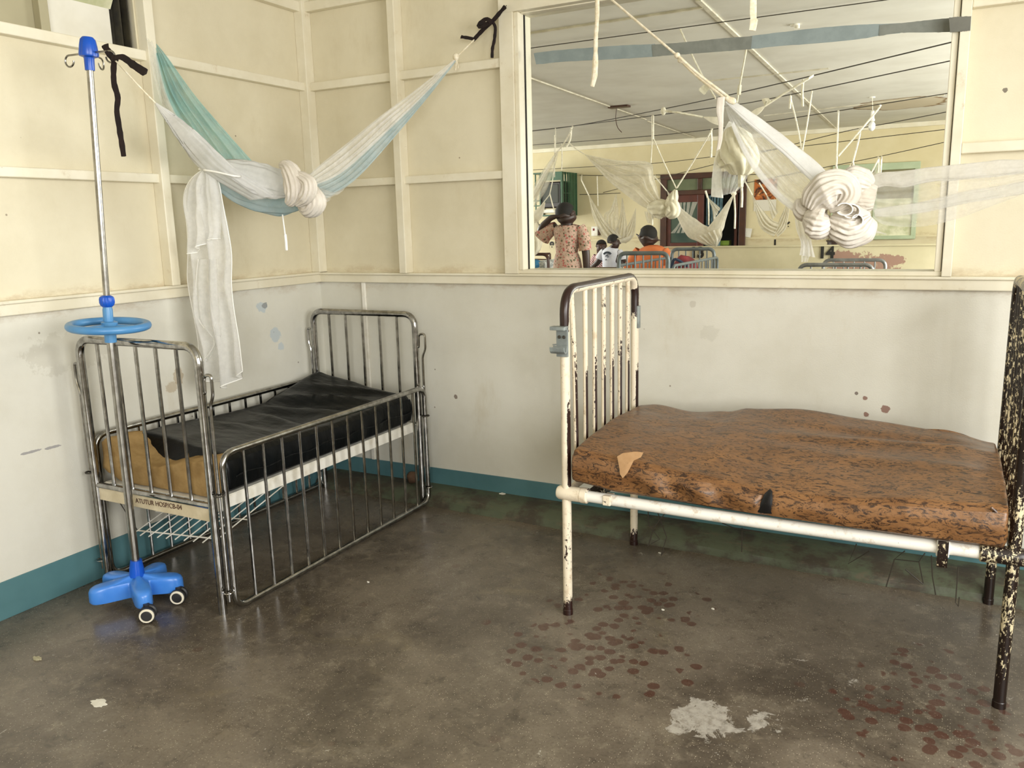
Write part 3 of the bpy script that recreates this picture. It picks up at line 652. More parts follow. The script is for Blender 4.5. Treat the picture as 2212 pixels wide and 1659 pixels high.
for v in br.v: v.z += .036; v.x += .012
bk = P('hook_bracket', br, 'castgrey', bd, 'grey cast hook bracket', smooth=False, bevel=.002)
for x in (2.01, 2.028): P('bolt', MB().lathe((x, -1.047, 1.094), [(.001, .004), (.005, .004), (.0065, 0)], 10, (0, -1, 0)), 'wire', bk)
P('hook_bracket', bx(((2.03, -.262, 1.03), (2.042, -.236, 1.13))), 'castgrey', bd, 'grey cast hook bracket', smooth=False, bevel=.002)
# U hook under the near rail
hk = MB(); x = W(2035, 1190, y=-1.05).x
def flatU(x0, x1, y0):
    pr = [(.52, 0), (.462, -.004), (.436, .004), (.428, .022), (.43, .045), (.445, .06), (.468, .064)]
    o = []; m = MB()
    for z, dy in pr: o.append([(x0, y0+dy-.004, z), (x1, y0+dy-.004, z), (x1, y0+dy+.004, z), (x0, y0+dy+.004, z)])
    m.grid(o, False, True); m.f += [(3, 2, 1, 0), tuple(len(pr)*4-4+k for k in range(4))]; return m
hk = flatU(x-.012, x+.017, -1.047)
P('hook', hk, 'chip2', bd, 'rust-stained U hook under the near rail', bevel=.0015)
P('hook', MB().box((x-.016, -1.046, .468), (x+.02, -.994, .52)), 'chipw', bd, 'white rail clamp', smooth=False, bevel=.003)
# loose spring wires hanging below
def hang(pts, y): P('loose_wire', MB().tube(WL(pts, y), .0022, 5), 'wire', bd, 'loose black wire hanging down')
hang([(1400, 1105), (1402, 1135), (1425, 1165), (1407, 1175)], -.75); hang([(1418, 1100), (1440, 1160), (1428, 1200), (1436, 1190)], -.7); hang([(1437, 1108), (1412, 1140), (1400, 1180)], -.7)
hang([(1603, 1140), (1602, 1192)], -.6); hang([(1560, 1130), (1590, 1142), (1645, 1150)], -.62)
hang([(1850, 1175), (1832, 1218), (1878, 1190)], -.75); hang([(1955, 1190), (1932, 1208), (1985, 1214), (1998, 1195)], -.7); hang([(1932, 1208), (1914, 1268)], -.7); hang([(1985, 1214), (1994, 1260)], -.7)
hang([(2012, 1200), (2014, 1245), (2021, 1285)], -.72); hang([(2070, 1225), (2064, 1302), (2070, 1310), (2072, 1290)], -.75); hang([(1956, 1230), (1994, 1262)], -.66)
# brown mattress
bq = T('mattress', 'brown marbled vinyl mattress sagging on the white iron bed, torn on its side', 'mattress', (2.75, -.64, .52))
FT = [(2.06, .672), (2.2, .66), (2.5, .628), (2.76, .604), (3.0, .612), (3.25, .64), (3.44, .652)]
BT = [(2.06, .684), (2.14, .692), (2.3, .676), (2.45, .69), (2.54, .714), (2.76, .728), (3.0, .706), (3.3, .682), (3.44, .655)]
FBt = [(2.06, .548), (2.25, .527), (2.75, .5195), (3.44, .521)]
def brt(x, s):
    a, b = lerp_tab(FT, x), lerp_tab(BT, x); z = a+(b-a)*(s**1.1)+.022*math.sin(PI*s)*(1-.5*math.exp(-((x-2.75)/.3)**2))
    for c, am, w, sl in ((.62, .012, .05, .1), (.74, -.012, .05, .05), (.42, .008, .06, -.12)):
        z += am*math.exp(-((s-c-sl*(x-3.0))/w)**2)*max(0, min(1, (x-2.6)/.4))*max(0, min(1, (3.44-x)/.15))
    return z+.006*nz((x*4, s*4, 3))
def brw(p, s, t, u):
    if 0 < t < 1 and s == 0:
        p.y += .012*math.sin(p.x*36+3*t)*math.exp(-((p.x-2.5)/.2)**2)*math.sin(PI*t)**.7+.005*nz((p.x*9, t*4, 2))
        k = math.exp(-((p.x-2.757)/.012)**2); p.y += .03*k*math.sin(PI*min(1, t*1.1))
    return p
P('cover', slab(2.056, 3.446, lambda x: -1.052+.008*math.sin((x-2)*4), lambda x: -.27, lambda x, s: lerp_tab(FBt, x)*(1-s)+.521*s, brt, 110, 50, .024, wr=brw), 'brvinyl', bq, ang=70)
# bare fabric patch and black tear
def decal(pts, mb_pts_y, zfun=None): pass
pc = WL([(1333, 986), (1345, 979), (1372, 976), (1389, 978), (1384, 988), (1370, 992), (1362, 1008), (1355, 1022), (1345, 1033), (1339, 1024), (1338, 1012)], -1.063)
def dome(pts, h, axis=V((0, -1, 0))):
    c = sum(pts, V())/len(pts); n = len(pts); m = MB(); rows = [[c+(p-c)*k+axis*h*(1-k*k) for p in pts] for k in (.02, .35, .7, .9, 1)]+[[p-axis*.006 for p in pts]]
    return m.grid(rows, False, True)
P('torn_patch', dome(pc, .003), 'patch', bq, 'bare tan patch where the vinyl is torn')
tp_ = WL([(1663, 1056), (1668, 1062), (1669, 1085), (1667, 1110), (1651, 1109), (1637, 1107), (1638, 1098), (1644, 1084), (1652, 1066)], -1.058)
P('tear', dome(tp_, .004), 'blackplastic', bq, 'black plastic showing through a tear')
P('piping', MB().tube(spl([(3.40, -1.055, .648), (3.437, -1.045, .61), (3.446, -1.03, .57), (3.444, -1.03, .535)], 16), .0045, 7), 'brvinyl', bq)
P('piping', MB().tube(spl(WL([(1990, 930), (2040, 932), (2078, 941), (2100, 950)], -.27), 16), .007, 8), 'brvinyl', bq)
# ================================================================== DRIP STAND
iv = T('drip_stand', 'blue and steel drip stand with a handwheel at the foot of the chrome cot', 'drip stand', (.375, -1.675, 0))
HC = V((.375, -1.675, 0)); ANG = [math.radians(a) for a in (-121, -30, 36, 108, 186)]; ARM = [.185, .178, .178, .178, .185]
def star(th, wd_, extra=0):
    best = .05+extra
    for a, L in zip(ANG, ARM):
        d = (th-a+PI) % (2*PI)-PI
        if abs(d) < PI/2:
            w = wd_*(1-.0)+extra; L_ = L-wd_
            # ray against capsule
            s, c = math.sin(abs(d)), math.cos(d)
            t1 = w/s if s > 1e-5 else 9
            if t1*c > L_: t1 = L_*c+math.sqrt(max(0, w*w-(L_*s)**2))
            best = max(best, t1)
    return best
def starmesh():
    n = 240; ths = [2*PI*k/n for k in range(n)]
    raw = [star(t, .034) for t in ths]
    sm = [sum(raw[(k+j) % n] for j in range(-3, 4))/7 for k in range(n)]
    rows = []
    for f, z, ins in ((.001, .128, 0), (.15, .127, 0), (.35, .119, 0), (.6, .111, 0), (.8, .109, .0), (.9, .107, 0), (.965, .101, 0), (.995, .09, 0), (1.0, .075, 0), (1.0, .05, 0), (.97, .043, 0), (.5, .05, 0), (.001, .065, 0)):
        rows.append([HC+V((math.cos(t)*r*f, math.sin(t)*r*f, z+.006*(r > .12)*f*math.sin(min(1, f)*PI) if z > .08 else z)) for t, r in zip(ths, sm)])
    return MB().grid(rows, False, True)
bs = P('base', starmesh(), 'blue2', iv, 'bright blue five-armed base')
for k, (a, L) in enumerate(zip(ANG, ARM)):
    c = HC+V((math.cos(a)*(L-.03), math.sin(a)*(L-.03), 0)); sw = V((math.cos(a+1.1), math.sin(a+1.1), 0)); ax = V((-sw.y, sw.x, 0)); wc = c+sw*.012+V((0, 0, .027))
    if k == 1: ax = V((.62, -.78, 0)); wc = V((.548, -1.772, .0315)); c = V((.535, -1.765, 0))
    if k == 2: ax = V((.5, -.87, 0)); wc = V((.528, -1.606, .0315)); c = V((.522, -1.6, 0))
    if k > 2: wc.z = .0315
    if k == 0: continue
    cs = P('caster', MB().lathe(c, [(.001, .066), (.012, .066), (.012, .045), (.02, .044), (.022, .03), (.016, .022), (.001, .022)], 16), 'rubber', iv)
    for s in (-1, 1):
        wp_ = wc+ax*s*.016
        P('wheel', MB().lathe(wp_, [(.001, -.009), (.026, -.009), (.0313, -.005), (.0313, .005), (.026, .009)], 24, ax*s), 'rubber', cs)
        P('wheel_rim', MB().lathe(wp_, [(.029, .0065), (.0265, .0115), (.0215, .0115), (.021, .009)], 24, ax*s), 'hubw', cs, 'cream rim')
        P('wheel_cap', MB().lathe(wp_, [(.021, .009), (.018, .0112), (.001, .0112)], 24, ax*s), 'rubber', cs)
top = W(188, 66, y=-1.66); bot = HC+V((0, 0, .13)); mid = W(234, 692, y=-1.667); pd = (top-mid).normalized(); pl = (mid-bot).normalized()
def at_z(z): return mid+pd*((z-mid.z)/pd.z) if z > mid.z else bot+pl*((z-bot.z)/pl.z)
P('hub', MB().lathe(at_z(.12), [(.03, 0), (.028, .03), (.022, .068), (.001, .068)], 24, pd), 'blue', iv, 'blue tapered hub')
P('lower_pole', MB().tube([at_z(.17), at_z(1.13)], .0158, 20), 'steel', iv)
P('collar', MB().lathe(at_z(1.088), [(.001, 0), (.022, 0), (.022, .048), (.026, .052), (.03, .062), (.03, .078), (.02, .082), (.001, .082)], 24, pd), 'blue3', iv)
hw = at_z(1.152); t1 = V((1, 0, .05)).normalized(); t2 = pd.cross(t1).normalized(); t1 = t2.cross(pd)
HWR = .137
wl = P('handwheel', MB().tube([hw+(t1*math.cos(2*PI*k/56)+t2*math.sin(2*PI*k/56))*HWR for k in range(56)], .0155, 14, True), 'blue3', iv, 'faded blue ring handle')
for k in range(3):
    a = 2*PI*k/3+.5; d = t1*math.cos(a)+t2*math.sin(a); P('spoke', MB().tube([hw+d*.015, hw+d*HWR*.97], [.013, .01], 10, flat=.6), 'blue3', wl)
P('sleeve', MB().lathe(at_z(1.17), [(.0, 0), (.0185, 0), (.0185, .045), (.017, .05), (.017, .07)], 24, pd), 'blue3', iv)
kn = MB(); rows = []
for r, z in ((.017, 0), (.024, .006), (.0265, .016), (.0265, .03), (.024, .038), (.016, .044), (.011, .045)):
    rows.append([at_z(1.225)+pd*z+(t1*math.cos(2*PI*k/64)+t2*math.sin(2*PI*k/64))*r*(1+(.05*math.cos(16*2*PI*k/64) if .01 < z < .04 else 0)) for k in range(64)])
P('grip_knob', kn.grid(rows, False, True), 'blue', iv, 'ribbed blue tightening knob')
P('upper_pole', MB().tube([at_z(1.2), at_z(2.15)], .0118, 18), 'steel', iv)
cp = MB(); rows = []
for r, z in ((.0135, 0), (.0165, .0), (.0175, .04), (.019, .044), (.032, .048), (.034, .054), (.03, .085), (.026, .105), (.018, .114), (.001, .116)):
    rows.append([at_z(2.085)+pd*z+(t1*math.cos(2*PI*k/48)+t2*math.sin(2*PI*k/48))*r*(1-(.06 if (k % 12 in (0, 1)) and .05 < z < .11 else 0)) for k in range(48)])
P('top_cap', cp.grid(rows, False, True), 'blue', iv, 'deep blue plastic cap')
hz = at_z(2.145)
def ivhook(a, L, loop):
    d = V((math.cos(a), math.sin(a), 0)); s = V((-d.y, d.x, 0))
    pts = [hz+d*.02, hz+d*(L-.02)]+[hz+d*(L-.02)+V((0, 0, -.02))+(d*math.sin(t)+V((0, 0, 1))*math.cos(t))*.02 for t in [PI*k/8 for k in range(1, 13)]]
    return P('hook', MB().tube(pts, .0034, 9), 'steel', iv, 'bent steel wire hook')
for a in (10, 188, 120): ivhook(math.radians(a), .115, 1)
HOOK = hz+V((math.cos(math.radians(10))*.095, math.sin(math.radians(10))*.095, -.052))
# ================================================================== BLACK CLOTH TIES
def ribbon(pts, w, n=26, th=.002, tw=0, seed=0):
    p = spl(pts, n); rows = []
    for i in range(n):
        t = (p[min(i+1, n-1)]-p[max(i-1, 0)]).normalized(); s = t.cross(FW).normalized(); nrm = s.cross(t); ww = w[0]+(w[1]-w[0])*i/(n-1) if isinstance(w, tuple) else w
        ww *= 1+.22*nz((i*.5, seed, 0)); a = tw*i/n+.35*nz((i*.2, seed, 9)); s2 = s*math.cos(a)+nrm*math.sin(a); n2 = nrm*math.cos(a)-s*math.sin(a)
        rows.append([p[i]-s2*ww/2-n2*th, p[i]+n2*th*2.5, p[i]+s2*ww/2-n2*th, p[i]-n2*th*2.5])
    m = MB().grid(rows, False, True); m.f += [(3, 2, 1, 0), tuple(4*(n-1)+k for k in range(4))]; return m
yt = HOOK.y
t = T('cloth_tie', 'black cloth strip knotted to the drip stand hook, its ends hanging loose', 'cloth strip', W(250, 130, y=yt))
P('loop', ribbon(WL([(227, 97), (232, 108), (240, 120), (247, 128)], yt), .026, 12), 'blackcloth', t)
P('knot', MB().ell(W(248, 127, y=yt-.004), (.014, .012, .014)), 'blackcloth', t)
P('tail', ribbon(WL([(248, 128), (246, 150), (247, 180), (254, 205), (255, 218), (253, 240), (258, 275), (268, 338)], yt), (.022, .02), 34, seed=2), 'blackcloth', t)
P('tail', ribbon(WL([(249, 126), (265, 124), (288, 140), (315, 158)], yt-.01), (.02, .03), 20, seed=4), 'blackcloth', t)
t = T('cloth_tie', 'black cloth strip tied to a nail beside the top left corner of the glass', 'cloth strip', W(1050, 60, y=-.07))
P('tail', ribbon(WL([(1092, 14), (1078, 30), (1062, 48), (1040, 68), (1023, 87)], -.085), .02, 24, seed=1), 'blackcloth', t)
P('bow', ribbon(WL([(1062, 48), (1050, 42), (1035, 54), (1037, 58), (1052, 52), (1062, 50)], -.1), .022, 22, seed=5), 'blackcloth', t)
P('tail', ribbon(WL([(1064, 48), (1070, 60), (1068, 85), (1064, 105), (1063, 125)], -.09), .015, 24, seed=7), 'blackcloth', t)
P('tail', ribbon(WL([(1024, 85), (1010, 82), (996, 80)], -.09), .017, 10, seed=8), 'blackcloth', t)
P('nail', MB().tube([W(1093, 13, y=-.05), W(1094, 12, y=-.1)], .002, 6), 'wire', t)
# ================================================================== BLUE AND WHITE NET OVER THE CORNER
def WX(pts): return [W(p[0], p[1], x=p[2]) for p in pts]
def hemline(mb, m, last=True, left=False, right=False, r=.0022):
    """white rolled hem along the border of a sheet made with m columns"""
    n = len(mb.v)//m; h = MB()
    if last: h.tube([mb.v[(n-1)*m+j] for j in range(m)], r, 6)
    if left: h.tube([mb.v[i*m] for i in range(n)], r, 6)
    if right: h.tube([mb.v[i*m+m-1] for i in range(n)], r, 6)
    return h
def drop(mb, m, fn):
    n = len(mb.v)//m
    for i in range(n):
        for j in range(m): mb.v[i*m+j].z -= fn(i/(n-1), j/(m-1))
    return mb
n1 = T('mosquito_net', 'blue and white mosquito net tied across the corner, tail trailing over the chrome cot', 'mosquito net', W(620, 410, y=-.82))
P('teal_panel', sheet(WX([(316, 75, .03), (331, 96, .05), (358, 204, .1), (403, 292, .19), (440, 356, .27)]), WX([(320, 77, .03), (353, 112, .07), (419, 203, .14), (480, 275, .25), (550, 354, .38)]), 44, 50, 4, .02, seed=1, nrm=V((.6, -.8, 0))), 'netteal', n1, 'teal net panel')
P('white_edge', sheet(WX([(312, 70, .035), (317, 86, .06), (336, 182, .1), (358, 243, .16), (395, 312, .21), (430, 362, .26)]), WX([(316, 73, .035), (334, 102, .07), (362, 208, .115), (408, 297, .2), (438, 354, .28)]), 36, 20, 2, .01, seed=2, nrm=V((.6, -.8, 0))), 'netthin', n1, 'sheer white edge of the panel')
yi = HOOK.y
P('cord', MB().tube(spl(WL([(249, 130, yi-.01), (300, 186, yi+.1), (337, 224, yi+.17)]), 12), .0032, 7), 'cordnear', n1)
P('white_strand', pillow(WL([(332, 220, yi+.165), (355, 255, yi+.2), (380, 292, -1.32), (405, 328, -1.2), (430, 358, -1.1), (475, 392, -1.04), (545, 432, -.97)]), WL([(336, 221, yi+.165), (374, 246, yi+.22), (408, 273, -1.28), (440, 303, -1.18), (471, 332, -1.1), (510, 368, -1.04), (600, 424, -.93)]), .35, 60, 64, 11, .09, 3, 1.0), 'netdense', n1, 'white gathered strand running up to the drip stand')
P('belly', pillow(WL([(446, 372, -1.04), (482, 360, -.98), (545, 365, -.9), (600, 385, -.82), (650, 410, -.78)]), WL([(452, 376, -1.04), (482, 418, -.98), (540, 450, -.9), (612, 463, -.82), (668, 446, -.78)]), .5, 44, 64, 10, .06, 5, 1), 'netblue', n1, 'pale blue sagging belly of the net')
P('white_roll', pillow(WL([(478, 345, -1.05), (520, 347, -.99), (560, 353, -.94), (600, 366, -.9), (628, 392, -.88)]), WL([(500, 385, -1.05), (540, 412, -1.0), (575, 425, -.95), (605, 428, -.92), (625, 425, -.88)]), .45, 44, 72, 13, .07, 8, 1.2), 'netdense', n1, 'bunched white upper roll')
def wr_(pts, y): return WL(pts, y)
P('knot', roll(wr_([(606, 358), (622, 362), (636, 395), (634, 425), (622, 440)], -.93), [.012, .034, .042, .04, .015], 13, .08, 36, 84, 1.5, 2), 'netsolid', n1, 'white knot wrap')
P('knot', roll(wr_([(632, 372), (655, 385), (668, 398), (664, 420), (640, 442)], -.92), [.01, .024, .03, .03, .012], 10, .09, 36, 70, 1, 6), 'netsolid', n1, 'white knot wrap')
P('knot', roll(wr_([(652, 412), (668, 425), (676, 436), (668, 447), (650, 444)], -.86), [.03, .056, .054, .045, .02], 16, .05, 34, 96, .5, 4), 'netsolid', n1, 'white knot wrap')
P('knot_flap', sheet(wr_([(612, 347), (603, 360), (600, 374)], -.9), wr_([(616, 346), (635, 372), (648, 398)], -.9), 20, 24, 2, .012, seed=4), 'net', n1)
P('teal_tuck', pillow(wr_([(634, 446), (650, 446), (668, 452)], -.8), wr_([(640, 450), (652, 457), (666, 453)], -.8), .5, 16, 20, 3, .1), 'netteal', n1, 'teal tuck under the knot')
P('right_arm', sheet(WL([(660, 384, -.8), (720, 333, -.66), (800, 268, -.5), (900, 192, -.33), (986, 125, -.2)]), WL([(672, 404, -.82), (740, 372, -.68), (820, 300, -.52), (910, 212, -.35), (987, 127, -.2)]), 50, 40, 4, .018, seed=3), 'net', n1, 'white upper half of the arm')
P('right_arm', sheet(WL([(672, 402, -.8), (740, 370, -.66), (820, 298, -.5), (910, 211, -.33), (987, 126, -.2)]), WL([(700, 432, -.8), (768, 388, -.64), (840, 310, -.47), (920, 216, -.31), (988, 129, -.2)]), 50, 36, 3, .018, seed=9), 'netblue', n1, 'pale blue lower half of the arm')
P('arm_corner', sheet(wr_([(676, 408), (695, 432), (703, 438)], -.83), wr_([(690, 405), (725, 415), (760, 398)], -.81), 20, 24, 2, .01, seed=4), 'netthin', n1)
P('arm_ring_knot', MB().ell(W(985, 123, y=-.2), (.016, .014, .018)), 'cordnear', n1)
P('cord', MB().tube(spl(WL([(985, 124, -.2), (1005, 105, -.14), (1024, 86, -.09)]), 8), .0035, 7), 'cordnear', n1)
for e in ((984, 152), (990, 148)): P('cord_end', MB().tube(spl(WL([(985, 125), ((985+e[0])/2+1, 138), e], -.205), 8), .0025, 6), 'cordnear', n1)
P('cord', MB().tube(spl(WX([(312, 68, .032), (306, 50, .02), (299, 32, .005)]), 8), .0035, 7), 'cordnear', n1)
P('cord', MB().tube(spl(WX([(313, 68, .032), (312, 48, .02), (307, 30, .005)]), 8), .0035, 7), 'cordnear', n1)
P('cord_end', ribbon(WX([(310, 62, .04), (320, 66, .05), (324, 72, .05)]), .012, 10), 'cordnear', n1)
P('waist_cord', MB().tube(spl(WL([(440, 367, -1.1), (470, 372, -1.1), (505, 380, -1.08), (520, 381, -1.04)]), 12), .0045, 7), 'netedge', n1)
P('pull_cord', MB().tube(spl(WL([(610, 462), (613, 485), (616, 508)], -.82), 10), .0035, 7), 'netedge', n1)
P('pull_cord', MB().tube(spl(WL([(616, 506), (618, 525), (619, 541)], -.82), 10), .0065, 8), 'netedge', n1, 'doubled cord end')
MC = 44
tl = drop(sheet(WL([(438, 366), (412, 388), (396, 428), (402, 490), (404, 545), (406, 610), (420, 680), (427, 740), (429, 800)], -1.03), WL([(446, 366), (472, 388), (482, 425), (488, 490), (496, 545), (502, 610), (512, 690), (520, 750), (527, 794)], -1.03), 70, MC, 3, .04, seed=2), MC,
          lambda t, s: .095*max(0, 1-abs(2*s-1.12)*.95)*t**4)
ta = P('tail', tl, 'nettail', n1, 'long white tail hanging over the cot'); P('hem', hemline(tl, MC, True, True, True), 'netedge', ta)
tl2 = drop(sheet(WL([(437, 366), (414, 392), (402, 440), (406, 500), (406, 548)], -1.07), WL([(446, 366), (466, 386), (478, 430), (480, 480), (477, 512)], -1.07), 44, MC, 3, .026, seed=6), MC, lambda t, s: .01*math.sin(7*s)*t**5)
tb = P('tail', tl2, 'nettail', n1, 'shorter front fold of the tail'); P('hem', hemline(tl2, MC), 'netedge', tb)
P('tail_neck', MB().tube([W(440, 365, y=-1.05)+V((math.cos(a)*.018, math.sin(a)*.018, 0)) for a in [2*PI*k/16 for k in range(16)]], .005, 7, True), 'netedge', n1)
# inner slanted fold lines of the tail
tl3 = sheet(WL([(428, 560), (424, 620), (430, 690), (463, 740), (430, 790)], -1.075), WL([(470, 560), (472, 620), (474, 690), (476, 730), (440, 798)], -1.07), 40, 24, 2, .012, seed=5)
tc = P('tail', tl3, 'netthin', n1, 'narrow inner fold of the tail'); P('hem', hemline(tl3, 24, False, True), 'netedge', tc)
# ================================================================== BIG WHITE NET ON THE RIGHT
n2 = T('mosquito_net', 'white mosquito net hung above the brown mattress with a great knot in its middle', 'mosquito net', W(1815, 450, y=-.6))
Y2 = -.6
P('cord', MB().tube(spl([(1.1, -.3, 3.0)]+WL([(1180, -125, -.35), (1322, 0, -.47), (1465, 122, -.56)]), 16), .0045, 8), 'cordnear', n2)
P('cord', MB().tube(spl(WL([(1462, 121), (1500, 160), (1560, 208), (1572, 217)], -.57), 14), .005, 8), 'cordnear', n2)
P('cord', MB().tube(spl(WL([(1466, 122), (1512, 163), (1565, 203), (1588, 222)], -.6), 14), .005, 8), 'cordnear', n2)
for q in ((1463, 120), (1470, 130)): P('cord_knot', MB().ell(W(q[0], q[1], y=-.575), (.011, .011, .011)), 'cordnear', n2)
P('strip', pillow(WL([(1549, 211), (1547, 240), (1552, 268), (1551, 300), (1547, 326)], -.64), WL([(1565, 209), (1563, 240), (1562, 268), (1560, 300), (1555, 322)], -.64), .3, 30, 24, 3, .1, 1), 'netsolid', n2, 'white strip hanging from the apex')
P('apex_fold', pillow(WL([(1566, 212), (1574, 222), (1584, 226)], -.62), WL([(1572, 208), (1588, 213), (1591, 221)], -.62), .5, 14, 20, 3, .1, 1), 'cordnear', n2)
P('upper_arm', pillow(WL([(1572, 213), (1620, 240), (1700, 300), (1762, 350), (1805, 392)], Y2), WL([(1568, 222), (1606, 258), (1680, 322), (1738, 376), (1778, 418)], Y2-.02), .5, 50, 60, 9, .06, 2, .5), 'netdense', n2, 'thick bright rolled edge of the net')
P('upper_arm', sheet(WL([(1568, 218), (1606, 258), (1685, 325), (1742, 378), (1780, 425)], Y2+.02), WL([(1564, 224), (1588, 290), (1628, 366), (1676, 428), (1742, 476)], Y2), 56, 60, 5, .012, seed=4), 'netthin', n2, 'thin sheer web of the net')
ed = MB().tube(spl(WL([(1565, 224), (1588, 290), (1628, 366), (1676, 428), (1742, 476)], Y2-.012), 30), .0045, 7)
P('upper_arm', pillow(WL([(1585, 262), (1612, 320), (1650, 375), (1690, 420), (1735, 455)], Y2-.015), WL([(1580, 272), (1605, 330), (1640, 385), (1684, 432), (1742, 478)], Y2-.015), .4, 36, 24, 3, .08, 1), 'netthin', n2, 'denser fold along the lower edge')
dt = sheet(WL([(1716, 462), (1720, 495), (1730, 525), (1727, 551)], Y2), WL([(1742, 476), (1752, 498), (1753, 522), (1761, 556)], Y2), 30, 30, 3, .02, seed=3)
P('lower_tail', dt, 'net', n2, 'tail pointing down below the knot')
P('lower_tail', sheet(WL([(1730, 500), (1731, 540), (1731, 566)], Y2+.015), WL([(1748, 520), (1750, 545), (1744, 566)], Y2+.015), 20, 16, 2, .012, seed=8), 'netthin', n2)
YK = -.64
P('knot', roll(WL([(1750, 452), (1768, 428), (1795, 412), (1818, 408), (1828, 420), (1812, 440), (1790, 452)], YK-.03), [.028, .05, .064, .06, .045, .03, .012], 19, .07, 56, 110, 1.6, 1), 'netsolid', n2, 'thick gathered wrap of the knot')
P('knot', roll(WL([(1738, 468), (1752, 472), (1766, 478), (1782, 482), (1795, 478)], YK-.02), [.02, .046, .056, .05, .02], 17, .065, 44, 100, .8, 5), 'netsolid', n2, 'rounded lower lobe of the knot')
P('knot', roll(WL([(1758, 442), (1742, 452), (1732, 440), (1730, 428)], YK+.02), [.03, .04, .035, .01], 13, .08, 30, 84, 1, 3), 'netsolid', n2)
P('knot', roll(WL([(1795, 470), (1818, 484), (1840, 494), (1862, 490), (1884, 470)], YK), [.03, .056, .058, .05, .02], 18, .08, 48, 110, 2, 8), 'netsolid', n2, 'creased lower right of the knot')
P('knot', roll(WL([(1822, 400), (1842, 392), (1862, 396), (1884, 404)], YK+.03), [.03, .05, .045, .02], 18, .07, 36, 100, .5, 9), 'netsolid', n2)
P('fan', pillow(WL([(1816, 415), (1845, 400), (1875, 398), (1896, 404)], YK+.01), WL([(1822, 446), (1850, 452), (1872, 456), (1886, 452)], YK+.01), .3, 44, 120, 19, .07, 2, .2), 'netsolid', n2, 'pleats fanning out of the knot')
P('fan', pillow(WL([(1830, 440), (1855, 445), (1880, 460)], YK-.01), WL([(1835, 470), (1860, 486), (1885, 484)], YK-.01), .45, 30, 48, 9, .09, 4, .2), 'netsolid', n2)
def curl(cx, cy, rx, ry, a0, a1, y, w=.03):
    e1 = [W(cx+rx*math.cos(a), cy+ry*math.sin(a), y=y) for a in [a0+(a1-a0)*k/24 for k in range(25)]]
    e2 = [W(cx+rx*.55*math.cos(a)+2, cy+ry*.5*math.sin(a)-3, y=y+w) for a in [a0+(a1-a0)*k/24 for k in range(25)]]
    m = sheet(e1, e2, 30, 14, 1, .004); o = P('frill', m, 'netsolid', n2, 'curled end of the cloth inside the knot'); P('hem', hemline(m, 14, False, True), 'netedge', o)
curl(1824, 452, 18, 13, -2.6, 2.6, YK-.075); curl(1838, 456, 19, 15, -1.9, 2.4, YK-.06); curl(1852, 476, 12, 12, -2.8, .8, YK-.065, .04)
P('skirt', sheet(WL([(1752, 490), (1756, 508), (1764, 519)], YK), WL([(1860, 500), (1850, 508), (1840, 508)], YK), 24, 44, 5, .012, seed=2), 'net', n2, 'sheer cloth hanging under the knot')
P('point', sheet(WL([(1850, 490), (1880, 494), (1914, 505)], YK), WL([(1862, 500), (1890, 502), (1915, 507)], YK), 24, 16, 2, .008, seed=2), 'net', n2, 'pointed loose corner')
YE = (-.6, -.62, -.66, -.7, -.76)
def arm(vs): return [W(u, v, y=-.6-.16*(u-1880)/450) for u, v in vs]
P('right_arm', pillow(arm([(1862, 392), (1898, 374), (1940, 371), (2000, 362), (2080, 355), (2150, 346), (2212, 345), (2330, 336)]), arm([(1885, 412), (1910, 402), (1955, 404), (2010, 392), (2080, 388), (2150, 380), (2212, 374), (2330, 360)]), .4, 60, 56, 7, .05, 4, 1), 'net', n2, 'thick upper band of the arm')
P('right_arm', sheet(arm([(1885, 402), (1950, 396), (2010, 386), (2080, 380), (2150, 374), (2212, 366), (2330, 352)]), arm([(1886, 470), (1912, 486), (1985, 490), (2060, 475), (2140, 446), (2212, 420), (2330, 380)]), 60, 60, 3, .008, seed=6), 'netsheer', n2, 'sheer web of the arm')
P('right_arm', pillow(arm([(1888, 452), (1940, 443), (2000, 434), (2080, 414), (2150, 402), (2212, 392), (2330, 368)]), arm([(1890, 468), (1940, 466), (2000, 458), (2080, 440), (2150, 428), (2212, 418), (2330, 384)]), .35, 50, 40, 5, .05, 1, 1), 'netthin', n2, 'denser middle fold of the arm')
# ------------------------------------------------------------------ single cords near the glass
TM('loose_string', 'white string with a frayed end hanging in front of the top left of the glass', 'cord', MB().tube(spl([V((W(1289, -80, y=-.35).x, -.35, 3.0))]+WL([(1290, 0), (1287, 80), (1286, 130), (1284, 165), (1281, 178), (1279, 187)], -.35), 40), [.0085]*24+[.0085+.0006*(k % 3) for k in range(10)]+[.011, .0125, .012, .013, .011, .009], 9), 'cordnear')
TM('hanging_strip', 'white cloth strip hanging over the top edge of the glass at centre', 'cloth strip', ribbon([V((W(1626, -60, y=-.3).x, -.3, 3.0))]+WL([(1627, 0), (1629, 40), (1625, 66)], -.3), .027, 40, seed=4), 'cordnear')
